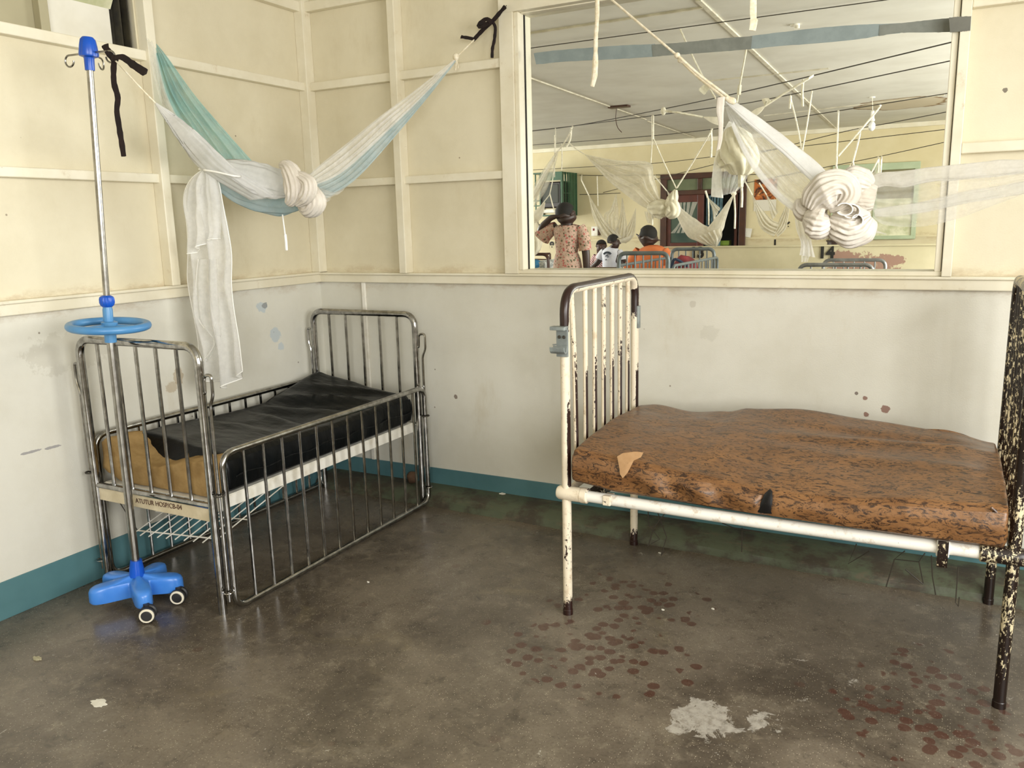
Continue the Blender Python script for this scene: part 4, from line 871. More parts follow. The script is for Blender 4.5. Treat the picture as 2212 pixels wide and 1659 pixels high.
# ------------------------------------------------------------------ duct tape across the glass
tp = T('duct_tape', 'long grey strip of duct tape stuck across the upper glass', 'tape', W(1640, 90, y=-.01))
def tape(top_, bot_, mat, y, lab):
    n = 24; a, b = spl(WL(top_, y), n), spl(WL(bot_, y), n); m = MB(); rows = []
    for i in range(n):
        e = .002*nz((i*.9, y*50, 1)); up = V((0, 0, e)); rows.append([a[i]+up, b[i]-up+V((0, 0, .002*nz((i*.8, 7, 1)))), b[i]+V((0, .0012, 0)), a[i]+V((0, .0012, 0))])
    m.grid(rows, False, True); m.f += [(3, 2, 1, 0), tuple(4*n-4+k for k in range(4))]; P('tape_strip', m, mat, tp, lab, smooth=False)
tape([(1153, 115), (1200, 109), (1260, 104), (1330, 99), (1415, 95)], [(1158, 139), (1220, 133), (1280, 130), (1340, 127), (1418, 122)], 'tapeblue', .026, 'blue-grey length of tape')
tape([(1408, 97), (1480, 91), (1560, 83), (1625, 78)], [(1410, 122), (1480, 117), (1560, 111), (1622, 106)], 'tape', .024, 'mottled grey length of tape')
tape([(1620, 78), (1700, 68), (1770, 60), (1850, 54), (1945, 50)], [(1618, 106), (1700, 98), (1770, 93), (1850, 85), (1905, 76), (1945, 71)], 'tapeblue', .0255, 'blue-grey length of tape')
tape([(1900, 54), (1945, 50), (2000, 44), (2060, 38)], [(1898, 78), (1940, 71), (2000, 70), (2060, 69)], 'tape', .0235, 'mottled grey length of tape')
tape([(2050, 38), (2075, 36), (2098, 35)], [(2052, 70), (2075, 68), (2096, 66)], 'tapedark', -.0525, 'dark end stuck on the post')
# ------------------------------------------------------------------ small things on the floor and the kerb
def scrap(name, label, cat, c, r, mat, h=.002, seed=0, group=None):
    n = 22; pts = [V(c)+V((math.cos(a)*r[0], math.sin(a)*r[1], 0))*(1+.45*nz((math.cos(a)*2+seed, math.sin(a)*2, seed))) for a in [2*PI*k/n for k in range(n)]]
    c0 = sum(pts, V())/n; rows = [[c0+(p-c0)*k+V((0, 0, h*(1-k*.3)+.5*h*nz((p.x*40, p.y*40, k*3)))) for p in pts] for k in (.02, .4, .8, 1)]+[[p+V((0, 0, -.0005)) for p in pts]]
    return TM(name, label, cat, MB().grid(rows, False, True), mat, group)
q = W(214, 1519, z=0)
scrap('paper_scrap', 'torn cream paper scrap lying on the floor near the left wall', 'paper', (q.x, q.y, .001), (.032, .02), 'paper', .003, 2)
q = W(80, 1424, z=0); scrap('fluff_scrap', 'small grey scrap of fluff on the floor below the left skirting', 'scrap', (q.x, q.y, .001), (.02, .01), 'greyboard', .006, 5)
q = W(1085, 1068, z=.06); scrap('paper_scrap', 'small white crumpled scrap resting on the green kerb', 'paper', (q.x, min(q.y, -.02), .058), (.016, .01), 'paper', .012, 8)
q = W(905, 1038, z=.055)
TM('stone', 'brown stone resting on the kerb behind the chrome cot', 'stone', MB().ell((q.x, max(min(q.y, -.045), -.12), .092), (.034, .028, .036), 14, 10, lambda d: 1+.25*nz(d*1.8+V((3, 1, 2)))), 'rock', ang=50)
for k, (u, v, lab) in enumerate(((1432, 1318, 'white crumb on the floor just right of the near left bed leg'), (1540, 1316, 'white crumb in the dark under the white bed'), (1425, 1195, 'white flake near the kerb under the left end of the white bed'), (795, 1258, 'pale curl of fluff on the open floor in front of the chrome cot'))):
    q = W(u, v, z=0); scrap('paper_crumb', lab, 'scrap', (q.x, min(q.y, -.3), .001), (.006, .004), 'paper', .003, k)
# ================================================================== THE WARD BEYOND THE GLASS
hwl = S('wall_ward_half', bx(((.34, 5.6, 0), (3.9, 5.72, 1.187)), ((.33, 5.585, 1.187), (3.9, 5.735, 1.2))), 'peel')
def num(s, u, v, y, size, lab):
    q = W(u, v, y=y-.004); o = text_mb(s, size, .001, (1, 0, 0), (0, 0, 1), (q.x, y-.003, q.z-size*.35), .012*size*4)
    return TM('bed_number', lab, 'painted number', o, 'num', smooth=False)
num('13', 1506, 545, 5.585, .165, 'black stencilled number 13 on the low ward wall behind the barred cot')
num('14', 1785, 545, 5.585, .165, 'black stencilled number 14 on the low ward wall above the steel cot')
num('1', 1674, 525, 9.0, .14, 'black stencilled number 1 on the far ward wall')
num('2', 1864, 524, 9.0, .14, 'black stencilled number 2 below the pale green window')
num('8', 1192, 530, 9.0, .17, 'black stencilled number 8 on the far ward wall left of the floral dress')
num('6', 1703, 486, 9.0, .13, 'faint black number partly behind the big white net')
# ---- double door with a dark room behind its open half
d1 = SE('door_1', ((DX0+DX1)/2, 9.0, 0))
P('frame', bx(((DX0-.03, 8.97, 0), (DX0+.07, 9.08, 2.2)), ((DX1-.07, 8.97, 0), (DX1+.03, 9.08, 2.2)), ((DX0-.034, 8.965, 2.12), (DX1+.034, 9.085, 2.204)), ((DX0+.07, 8.98, 1.88), (DX1-.07, 9.06, 1.95)), ((-.2, 8.98, 1.95), (-.13, 9.06, 2.12))), 'wood', d1, smooth=False, bevel=.006)
P('transom_pane', bx(((DX0+.07, 9.02, 1.95), (-.2, 9.025, 2.12))), 'panegrey', d1, smooth=False)
P('transom_pane', bx(((-.13, 9.02, 1.95), (DX1-.07, 9.025, 2.12))), 'panegrey', d1, smooth=False)
lf = P('leaf', bx(((DX0+.07, 9.0, .05), (-.62, 9.04, 1.88)), ((-.2, 9.0, .05), (-.1, 9.04, 1.88)), ((-.62, 9.0, 1.77), (-.2, 9.04, 1.88)), ((-.62, 9.0, .05), (-.2, 9.04, 1.15))), 'redwood', d1, 'red-brown closed leaf', smooth=False, bevel=.006)
P('pane', bx(((-.62, 9.015, 1.15), (-.2, 9.02, 1.77))), 'paneteal', lf, smooth=False)
P('lace_curtain', sheet([V((-.5, 9.013, 1.77)), V((-.47, 9.013, 1.5)), V((-.62, 9.013, 1.3))], [V((-.2, 9.013, 1.77)), V((-.3, 9.013, 1.5)), V((-.28, 9.013, 1.3))], 16, 24, 4, .004), 'netfar', lf)
lf2 = P('leaf', bx(((.36, 9.07, .05), (.40, 9.55, 1.88))), 'redwood', d1, 'open leaf', smooth=False)
S('wall_side_room', bx(((-1.2, 10.6, 0), (1.4, 10.7, 2.9)), ((-1.2, 9.1, 0), (-1.1, 10.6, 2.9)), ((1.3, 9.1, 0), (1.4, 10.6, 2.9)), ((-1.2, 9.1, 2.2), (1.4, 10.7, 2.3))), 'unlit')
a, b = W(1526, 430, y=9.12), W(1562, 430, y=9.12)
TM('curtain', 'blue-grey curtain hanging in the open half of the dark ward doorway', 'curtain', sheet([V((a.x, 9.12, 1.86)), V((a.x, 9.12, 1.0))], [V((b.x, 9.12, 1.86)), V((b.x-.03, 9.12, 1.0))], 20, 40, 6, .02), 'curtain')
a = W(1563, 523, y=9.2)
TM('box', 'lime green plastic box standing inside the dark ward doorway', 'box', bx(((a.x-.07, 9.16, 0), (a.x+.09, 9.3, 1.1)), ((a.x-.09, 9.15, 1.1), (a.x+.1, 9.31, 1.17))), 'greenbox', smooth=False, bevel=.01)
# ---- green framed window on the far wall
w3 = SE('window_3', (2.3, 9.0, 1.15)); gx0, gx1, gz0, gz1 = 1.75, 2.86, 1.165, 2.2
P('frame', bx(((gx0, 8.95, gz0), (gx0+.06, 9.0, gz1)), ((gx1-.06, 8.95, gz0), (gx1, 9.0, gz1)), ((gx0-.003, 8.944, gz1-.09), (gx1+.003, 9.0, gz1+.004)), ((gx0, 8.94, gz0), (gx1, 9.0, gz0+.05)), ((2.3, 8.96, gz0), (2.34, 9.0, gz1))), 'lgreen', w3, smooth=False, bevel=.005)
P('pane', bx(((gx0+.06, 8.985, 1.72), (gx1-.06, 8.992, gz1-.09))), 'olive', w3, smooth=False)
P('pane', bx(((gx0+.06, 8.985, gz0+.05), (gx1-.06, 8.992, 1.72))), 'louvre', w3, smooth=False)
# ---- poster, notice, dispenser, television cage
a, b = W(1630, 388, y=8.99), W(1676, 455, y=8.99)
TM('poster', 'orange and brown picture calendar pinned to the far ward wall', 'poster', bx(((a.x, 8.99, b.z), (b.x, 8.996, a.z))), 'poster', smooth=False)
q = [W(u, v, y=8.985) for u, v in ((1602, 492), (1625, 494), (1621, 513), (1599, 510))]
TM('paper_notice', 'plain white paper notice stuck beside the dark ward doorway', 'paper', MB().add(q+[p+V((0, .004, 0)) for p in q], [(3, 2, 1, 0), (4, 5, 6, 7), (0, 1, 5, 4), (1, 2, 6, 5), (2, 3, 7, 6), (3, 0, 4, 7)]), 'paper', smooth=False)
a, b = W(1277, 489, y=8.9), W(1290, 510, y=8.9)
t = T('soap_dispenser', 'white wall dispenser with a small red mark on the far ward wall', 'dispenser', ((a.x+b.x)/2, 8.95, b.z))
P('body', bx(((a.x, 8.9, b.z), (b.x, 9.0, a.z))), 'white_metal', t, smooth=False, bevel=.008)
P('red_mark', bx(((a.x+.03, 8.896, a.z-.07), (a.x+.06, 8.9, a.z-.035))), 'redbag', t, 'small red mark', smooth=False)
P('back_plate', bx(((b.x, 8.93, b.z+.01), (b.x+.02, 9.0, a.z-.01))), 'wood', t, smooth=False)
cx0, cx1, cy0, cz0, cz1 = -2.83, -2.22, 8.4, 1.62, 2.3
t = T('tv_cage', 'green metal bar cage holding the television high on the far ward wall', 'cage', ((cx0+cx1)/2, 8.7, cz0))
e = .014
for k, (x, y) in enumerate(((cx0, cy0), (cx1, cy0), (cx0, 8.98), (cx1, 8.98))): P('post', bx(((x-e, y-e, cz0), (x+e, y+e, cz1))), 'green', t, smooth=False)
P('top_panel', bx(((cx0, cy0, cz1-.01), (cx1, 8.98, cz1))), 'green', t, smooth=False)
P('top_band', bx(((-2.58, cy0-.004, cz1-.13), (cx1, cy0+.004, cz1))), 'green', t, smooth=False)
P('shelf', bx(((-2.60, cy0, cz0-.01), (cx1, 8.98, cz0+.015))), 'green', t, smooth=False)
P('side_panel', bx(((cx1-.004, cy0+.3, cz0), (cx1+.004, 8.98, cz1))), 'green', t, smooth=False)
for k in range(5):
    y = cy0+.1*k+.05; P('bar', bx(((cx1-.01, y-.009, cz0), (cx1+.01, y+.009, cz1))), 'green', t, smooth=False)
for z in (1.78, 1.97, 2.15): P('bar', bx(((cx1-.008, cy0, z-.006), (cx1+.008, 8.98, z+.006))), 'green', t, smooth=False)
for k in range(3):
    x = cx0+.08*k+.07; P('bar', bx(((x-.009, cy0-.009, cz0), (x+.009, cy0+.009, cz1))), 'green', t, smooth=False)
for z in (cz0+.01, 1.78, 1.8+.06, cz1-.01): P('bar', bx(((cx0, cy0-.008, z-.009), (cx0+.24, cy0+.008, z+.009))), 'green', t, smooth=False)
for s in (-2.75, -2.3): P('bracket', MB().tube([(s, 8.98, 1.25), (s, 8.45, cz0)], .012, 6), 'wire', t)
t = T('television', 'old dark television sitting inside the green metal cage', 'television', (-2.44, 8.6, 1.78))
P('case', bx(((-2.62, 8.43, 1.74), (-2.25, 8.85, 2.15))), 'tvbody', t, smooth=False, bevel=.02)
P('screen', bx(((-2.58, 8.42, 1.82), (-2.29, 8.432, 2.11))), 'screen', t, 'grey glass screen', smooth=False, bevel=.008)
TM('disc_player', 'white disc player on the shelf under the old television', 'player', bx(((-2.6, 8.43, 1.665), (-2.36, 8.7, 1.72))), 'white_metal', smooth=False, bevel=.006)
# ---- ward wires, lamps and ceiling bits
wires = [('dark wire crossing just under the top left of the glass', [(1060, 75, 1.7), (1122, 60, 1.7), (1330, 8, 1.7), (1480, -30, 1.7)]),
         ('long dark wire rising to the right, highest of those seen through the glass', [(1100, 288, 5.6), (1240, 272, 5.2), (1450, 232, 4.4), (1660, 186, 3.4), (2065, 89, 2.2)]),
         ('long dark wire just below the highest one', [(1100, 288, 6.2), (1240, 272, 5.9), (1545, 232, 4.9), (1660, 214, 4.3), (2065, 129, 3.2)]),
         ('dark wire running along the top edge of the far ward wall', [(1100, 317, 7.6), (1390, 295, 7), (1550, 278, 6.6), (1655, 264, 6), (2065, 199, 5)]),
         ('dark wire sloping up in front of the brown ceiling stain', [(1690, 318, 7), (1830, 283, 6.5), (1920, 266, 6.2), (2065, 238, 5.6)]),
         ('dark wire above the pale green window', [(1800, 358, 8), (1900, 338, 7.6), (2060, 303, 7)]),
         ('dark wire along the far ward wall above the television cage', [(1100, 370, 8.5), (1280, 360, 8.4), (1410, 353, 8.3), (1545, 338, 8)]),
         ('dark wire along the far ward wall beside the television', [(1252, 378, 8.994), (1300, 379, 8.994), (1420, 378, 8.994), (1655, 377, 8.994)]),
         ('lowest dark wire right of the television cage', [(1252, 420, 8.994), (1300, 419, 8.994), (1340, 417, 8.994)])]
def pix(p):
    q = V(p)-CAM; z = q.dot(FW); return 1106+FPX*q.dot(RT)/z
WIRES = []
for lab, pts in wires:
    p = spl(WL(pts), 60)
    for q in p: q.z = min(q.z, 2.705)
    for end in (0, 1):   # run each wire on to a side wall or up to the ceiling
        a, b = (p[0], p[3]) if end == 0 else (p[-1], p[-4]); dr = (a-b).normalized()
        if pts[0][2] >= 8.9: continue
        tx = ((-5.48 if dr.x < 0 else 5.48)-a.x)/dr.x if abs(dr.x) > .01 else 9
        ty = (8.985-a.y)/dr.y if dr.y > .01 else (.101-a.y)/dr.y if dr.y < -.01 else 99
        tz = (2.705-a.z)/dr.z if dr.z > .01 else 99
        e = a+dr*max(.01, min(tx, ty, tz)); p = [e]+p if end == 0 else p+[e]
    WIRES.append(p)
    TM('overhead_wire', lab, 'wire', MB().tube(p, .0045 if pts[0][2] > 3 else .003, 5), 'wire')
def onw(k, u):
    return min((a.lerp(b, f/10) for a, b in zip(WIRES[k], WIRES[k][1:]) for f in range(11)), key=lambda q: abs(pix(q)-u))
def lamp(u, v0, v1, y, lab, bulb):
    a, b = W(u, v0, y=y), W(u+1, v1, y=y); zt = 2.72; k = .9 if y < 4 else 1.3
    t = T('ceiling_lamp', lab, 'lamp', (b.x, y, b.z))
    P('flex', MB().tube([(a.x, y, zt), (b.x, y, b.z+.1)], .004, 6), 'cord', t)
    P('rose', MB().lathe((a.x, y, zt-.012), [(.03, .012), (.03, .003), (.001, 0)], 14), 'white_metal', t)
    P('holder', MB().lathe((b.x, y, b.z), [(.001, 0), (.02*k, .0), (.02*k, .02), (.014*k, .03), (.014*k, .1), (.006, .11)], 14), 'white_metal', t)
    if bulb: P('bulb', MB().ell((b.x, y, b.z-.05), (.035, .035, .05)), 'bulb', t)
lamp(1720, -6, 62, 2.1, 'bare white lamp holder hanging above the blue-grey tape', False)
lamp(1883, 232, 262, 6.0, 'white bulb hanging in front of the brown ceiling stain', True)
q0 = W(1336, 230, z=2.715)
TM('ceiling_fitting', 'broken lamp fitting with a loose wire on the ward ceiling', 'fitting', MB().box((q0.x-.1, q0.y-.06, 2.70), (q0.x+.12, q0.y+.05, 2.72)).tube(spl([q0+V((-.02, 0, -.01)), W(1330, 255, y=q0.y), W(1334, 275, y=q0.y), W(1343, 286, y=q0.y)], 14), .004, 5), 'wood', smooth=False)
# ---- ward nets
def wnet(lab, loc, group=None): return T('mosquito_net', lab, 'mosquito net', loc)
def wc(t, pts, y=None, r=.007, nm='cord', on=None): P(nm, MB().tube(spl(([onw(on, pts[0][0])] if on is not None else [])+WL(pts, y), 14), r, 6), 'cord', t)
YA = 4.2
t = wnet('cream ward net slanting down at the far left edge of the glass', W(1165, 390, y=YA))
P('panel', sheet(WL([(1203, 326), (1170, 372), (1135, 432), (1112, 470)], YA), WL([(1207, 328), (1191, 385), (1168, 430), (1110, 490)], YA), 40, 30, 3, .03, seed=1), 'netfarthin', t)
P('panel', sheet(WL([(1203, 326), (1172, 376), (1145, 425)], YA+.03), WL([(1205, 328), (1180, 385), (1160, 430)], YA+.03), 30, 20, 2, .02, seed=4), 'netfar', t)
wc(t, [(1236, 276), (1225, 300), (1205, 327)], YA, on=1); wc(t, [(1234, 276), (1232, 300), (1224, 317)], YA, .011, 'loose_end'); wc(t, [(1213, 310), (1214, 340), (1213, 368)], YA, .006, 'loose_end'); wc(t, [(1198, 292), (1198, 340), (1198, 383)], YA, .005, 'loose_end')
YB = 4.4
t = wnet('cream ward net looped above the bed behind the woman in the floral dress', W(1150, 500, y=YB))
P('strand', pillow(WL([(1176, 436), (1150, 462), (1126, 485)], YB), WL([(1178, 438), (1170, 470), (1150, 485), (1120, 515)], YB), .4, 30, 30, 4, .1, 1), 'netfar', t)
P('bundle', roll(WL([(1146, 503), (1152, 515), (1150, 532), (1144, 554)], YB), [.03, .085, .075, .03], 7, .14, 30, 44, 1, 2), 'netcream', t)
P('bundle', roll(WL([(1128, 470), (1132, 500), (1130, 540)], YB+.1), [.05, .09, .06], 7, .1, 30, 40, 1, 6), 'netfar', t)
P('panel', sheet(WL([(1142, 485), (1144, 500), (1150, 505)], YB+.03), WL([(1165, 475), (1163, 492), (1158, 506)], YB+.03), 20, 20, 2, .02), 'netfar', t)
wc(t, [(1200, 284), (1199, 340), (1190, 412), (1178, 434), (1172, 440)], YB, .005, on=1); wc(t, [(1188, 420), (1194, 444), (1201, 465)], YB)
YC = 4.0
t = wnet('wide sheer ward net stretched above the people, knotted at its right end', W(1400, 430, y=YC))
P('panel', sheet(WL([(1262, 333), (1330, 346), (1403, 351), (1412, 380), (1426, 432)], YC), WL([(1264, 335), (1310, 386), (1360, 427), (1398, 451), (1426, 458)], YC), 50, 54, 5, .035, seed=2), 'netfar', t, 'pale stretched panel')
P('knot', roll(WL([(1400, 448), (1420, 450), (1436, 455), (1446, 462)], YC), [.03, .075, .085, .03], 8, .1, 34, 48, 1.5, 1), 'netcream', t)
P('knot', roll(WL([(1440, 466), (1452, 455), (1450, 443), (1438, 440)], YC-.04), [.03, .07, .06, .02], 8, .1, 30, 48, 1, 5), 'netcream', t)
P('twist', roll(WL([(1444, 450), (1452, 432), (1460, 410)], YC-.02), [.055, .045, .014], 6, .14, 30, 40, 3, 3), 'netcream', t)
P('loose_web', sheet(WL([(1392, 456), (1396, 475), (1400, 482)], YC+.05), WL([(1414, 462), (1412, 478), (1410, 484)], YC+.05), 20, 24, 4, .03), 'netfarthin', t)
wc(t, [(1412, 300), (1436, 355), (1461, 407)], YC); wc(t, [(1536, 284), (1500, 345), (1462, 406)], YC, on=3); wc(t, [(1410, 256), (1410, 300)], YC, .012, on=2); wc(t, [(1409, 300), (1406, 352)], YC)
wc(t, [(1536, 282), (1537, 310), (1536, 340)], YC, .012, 'loose_end'); wc(t, [(1262, 333), (1245, 322), (1228, 308)], YC, .005); wc(t, [(1409, 460), (1409, 486)], YC, .01, 'loose_end')
YD = 7.6
t = wnet('pale ward net draped in points between the woman and the man in orange', W(1330, 480, y=YD))
for k, (A, B, mt) in enumerate((([(1271, 421), (1282, 470), (1302, 512), (1322, 522)], [(1273, 421), (1298, 462), (1325, 495), (1345, 512)], 'netfar'),
                            ([(1330, 420), (1318, 452), (1305, 466), (1312, 512)], [(1332, 420), (1336, 460), (1338, 500), (1340, 522)], 'netfarthin'),
                            ([(1343, 427), (1338, 470), (1326, 505), (1330, 520)], [(1345, 427), (1352, 470), (1355, 505), (1348, 524)], 'netfar'),
                            ([(1373, 450), (1360, 480), (1346, 505), (1340, 524)], [(1374, 450), (1373, 485), (1368, 512), (1352, 526)], 'netfar'))):
    P('panel', sheet(WL(A, YD+.03*k), WL(B, YD+.03*k), 34, 30, 4, .03, seed=k), mt, t)
P('belly', pillow(WL([(1296, 508), (1325, 520), (1365, 508)], YD), WL([(1300, 512), (1330, 527), (1362, 518)], YD), .5, 24, 30, 5, .1, 1), 'netfar', t)
wc(t, [(1257, 391), (1265, 407), (1272, 422)], YD, .009, on=7); wc(t, [(1290, 380), (1291, 410), (1292, 445)], YD, .007, 'loose_end')
YE2 = 5.2
t = wnet('cream ward net slung like a hammock in front of the dark ward doorway', W(1510, 490, y=YE2))
P('left_arm', pillow(WL([(1458, 433), (1485, 462), (1525, 488), (1552, 500)], YE2), WL([(1453, 448), (1468, 480), (1492, 515), (1540, 528)], YE2), .35, 44, 44, 6, .07, 2, 1), 'netfar', t)
P('right_arm', pillow(WL([(1584, 419), (1560, 452), (1540, 478), (1527, 492)], YE2-.03), WL([(1586, 420), (1570, 465), (1560, 500), (1545, 520)], YE2-.03), .35, 40, 40, 5, .08, 4, 1), 'netfar', t)
P('middle_panel', sheet(WL([(1529, 428), (1538, 452), (1541, 478)], YE2+.04), WL([(1530, 427), (1545, 440), (1556, 450)], YE2+.04), 24, 24, 3, .02), 'netfar', t)
P('far_panel', sheet(WL([(1440, 412), (1446, 430), (1452, 436)], YE2+.06), WL([(1441, 411), (1450, 422), (1462, 432)], YE2+.06), 20, 16, 2, .01), 'netfar', t)
P('belly', sheet(WL([(1496, 515), (1520, 528), (1545, 533)], YE2-.06), WL([(1558, 492), (1560, 510), (1549, 532)], YE2-.06), 30, 40, 6, .03, seed=5), 'netfar', t)
wc(t, [(1415, 382), (1428, 396), (1440, 412)], YE2, on=7); wc(t, [(1524, 412), (1529, 428)], YE2, .012); wc(t, [(1530, 428), (1531, 460), (1531, 486)], YE2, .009, 'loose_end')
wc(t, [(1608, 384), (1594, 406), (1586, 418)], YE2, on=7); P('knot', MB().ell(W(1585, 418, y=YE2), (.03, .025, .025)), 'cord', t)
wc(t, [(1586, 420), (1588, 460), (1587, 494)], YE2, .011, 'loose_end'); wc(t, [(1602, 395), (1603, 425), (1602, 448)], YE2, .014, 'loose_end')
YF = 2.4
t = wnet('cream ward net bundled into a hanging ball beside the white net strip', W(1590, 340, y=YF))
P('left_drape', pillow(WL([(1575, 262), (1556, 300), (1541, 360), (1537, 425)], YF), WL([(1585, 266), (1566, 305), (1558, 365), (1562, 428)], YF), .35, 44, 40, 5, .08, 3), 'net', t, 'white drape on the left of the ball')
P('ball', roll(WL([(1578, 275), (1586, 300), (1592, 330), (1598, 355), (1596, 378)], YF-.03), [.03, .1, .125, .13, .05], 9, .1, 40, 56, 2.2, 2), 'netcream', t, 'bunched cream ball')
P('ball', roll(WL([(1572, 330), (1564, 338), (1560, 346), (1566, 352)], YF-.06), [.02, .05, .045, .02], 7, .12, 26, 40, 1, 2), 'netcream', t)
P('skirt', sheet(WL([(1560, 352), (1556, 395), (1562, 422)], YF+.02), WL([(1628, 355), (1608, 395), (1590, 415)], YF+.02), 34, 44, 6, .03, seed=5), 'netthin', t, 'sheer skirt under the ball')
P('left_arm', pillow(WL([(1518, 252), (1534, 252), (1560, 252)], YF), WL([(1520, 254), (1538, 266), (1562, 275)], YF), .4, 24, 28, 4, .1), 'netfar', t)
P('right_arm', pillow(WL([(1652, 228), (1632, 236), (1606, 252)], YF), WL([(1653, 230), (1640, 246), (1612, 262)], YF), .4, 24, 28, 4, .1), 'netfar', t)
wc(t, [(1434, 240), (1475, 244), (1518, 253)], YF, .008, on=1); wc(t, [(1752, 166), (1700, 198), (1652, 229)], YF, .008, on=1); P('knot', MB().ell(W(1433, 240, y=YF), (.02, .018, .03)), 'cord', t)
wc(t, [(1620, 66), (1608, 130), (1598, 185), (1592, 222)], YF, .0075); wc(t, [(1440, 0), (1470, 65), (1510, 150), (1546, 213)], YF-.6, .006)
wc(t, [(1735, 172), (1733, 200), (1734, 230)], YF, .01, 'loose_end'); wc(t, [(1598, 184), (1596, 205)], YF, .016, 'loose_end'); wc(t, [(1600, 372), (1600, 404)], YF-.04, .022, 'loose_end')
P('tag_end', ribbon(WL([(1532, 184), (1522, 192), (1515, 200)], YF-.6), .05, 10), 'cord', t); P('tag_end', ribbon(WL([(1649, 222), (1655, 219), (1660, 222)], YF), .05, 8), 'cord', t)
YG = 7.0
t = wnet('cream ward net sagging in front of the orange and brown calendar', W(1665, 470, y=YG))
P('left_arm', sheet(WL([(1624, 421), (1632, 460), (1645, 495), (1672, 511)], YG), WL([(1626, 421), (1645, 450), (1668, 475), (1685, 482)], YG), 36, 36, 4, .03, seed=1), 'netfar', t)
P('right_arm', sheet(WL([(1699, 440), (1692, 455), (1682, 476), (1672, 500)], YG+.02), WL([(1706, 442), (1703, 470), (1697, 495), (1680, 512)], YG+.02), 36, 30, 4, .03, seed=3), 'netfar', t)
P('middle_panel', sheet(WL([(1655, 421), (1662, 450), (1668, 476)], YG+.05), WL([(1657, 421), (1670, 440), (1682, 458)], YG+.05), 24, 20, 2, .02), 'netfar', t)
wc(t, [(1607, 386), (1616, 404), (1625, 421)], YG, .009, on=7); wc(t, [(1640, 395), (1648, 408), (1656, 421)], YG, .009)
YH = 5.4
for lab, A, B, cs in (('narrow point of a ward net rising left behind the big knot', [(1806, 355), (1798, 372), (1790, 392)], [(1808, 355), (1808, 375), (1806, 396)], [[(1811, 246), (1809, 300), (1807, 356)], [(1900, 232), (1860, 280), (1811, 337)]]),
                      ('broad point of a ward net rising right behind the big knot', [(1842, 347), (1828, 368), (1815, 385)], [(1845, 347), (1845, 370), (1842, 390)], [[(1857, 292), (1849, 325), (1843, 348)]])):
    t = wnet(lab, W(A[0][0], A[0][1]+20, y=YH)); P('panel', sheet(WL(A, YH), WL(B, YH), 24, 20, 2, .02), 'netcream', t)
    for c in cs: wc(t, c, YH, .009, on=3 if c[0][1] < 260 else 4)
    wc(t, [(A[0][0], A[0][1]), (A[0][0]+4, A[0][1]+20)], YH, .01, 'loose_end')
t = wnet('small tied ward net under the right end of the wires', W(1893, 370, y=YH)); P('panel', sheet(WL([(1897, 352), (1890, 366), (1880, 380)], YH), WL([(1900, 352), (1902, 368), (1900, 380)], YH), 20, 18, 2, .02), 'netfarthin', t)
for c in ([(1897, 345), (1888, 362), (1878, 382)], [(1898, 345), (1898, 376)], [(1904, 346), (1902, 376)]): wc(t, c, YH, .008, on=5)
t = wnet('pair of cords meeting in a V above the rolled edge of the big net', W(1735, 330, y=4.2))
wc(t, [(1708, 212), (1722, 270), (1732, 325)], 4.2, .007, on=2); wc(t, [(1753, 204), (1744, 265), (1733, 325)], 4.2, .007, on=2); wc(t, [(1708, 208), (1706, 235)], 4.2, .012, 'loose_end')
P('panel', sheet(WL([(1731, 322), (1733, 340), (1740, 356)], 4.2), WL([(1735, 322), (1745, 340), (1760, 356)], 4.2), 16, 14, 2, .01), 'netfar', t)
# ---- ward cots and beds
MG = simple('grey_painted_tube', '6d7678', '5f686a', 14, .4, .2); M['greytube'] = MG
MS = simple('dull_steel_tube', '8d8f8f', '77797a', 14, .3, .7); M['steeltube'] = MS
xr = W(1443, 570, y=3.4).x; xl = W(1337, 570, y=3.4).x
c13 = cot('hospital_cot', 'grey tubular ward cot with barred sides standing before the number 13', xl, xr, 3.4, 5.05, 1.215, 1.19, 'greytube', False, nb=5, ng=12, gz=1.1, rp=.019)
zz = W(1490, 560, y=4.4)
t = T('bag', 'dark red bag lying in the grey tubular ward cot', 'bag', (zz.x, 4.4, .46))
P('body', MB().ell((min(zz.x, xr-.16), 4.5, .8), (.17, .3, .34), 20, 14, lambda d: 1+.12*nz(d*2.5)), 'redbag', t)
P('strap', MB().tube(spl([(zz.x-.16, 4.3, .95), (zz.x-.1, 4.2, 1.12), (zz.x, 4.3, 1.05)], 12), .016, 6), 'navy', t)
a, b = W(1726, 580, y=3.4), W(1886, 580, y=3.4)
c14 = cot('hospital_cot', 'steel barred ward cot standing below the stencilled number 14', a.x, b.x, 3.4, 4.95, 1.112, 1.075, 'steeltube', False, nb=5, ng=12, gz=.66)
t = T('bed', 'dark framed ward bed with checked sheet at the far left of the glass', 'bed', W(1165, 590, y=4.6))
p0, p1 = W(1136, 575, y=4.6), W(1184, 553, y=4.6); p1.x -= .3
P('end_frame', MB().tube(fillet([(p0.x, 4.6, 0), (p0.x, 4.6, p1.z+.02), (p1.x+.3, 4.6, p1.z+.02), (p1.x+.3, 4.6, 0)], .09, 6), .018, 10), 'wood', t)
P('mattress', bx(((p0.x+.05, 4.63, .45), (p1.x+.25, 5.6, p1.z-.06))), 'plaid', t, 'mattress under a pale checked sheet', smooth=False, bevel=.04)
P('blue_cloth', MB().ell((p0.x+.07, 4.66, p1.z-.1), (.1, .08, .06), 14, 8, lambda d: 1+.3*nz(d*2)), 'bluecloth', t)
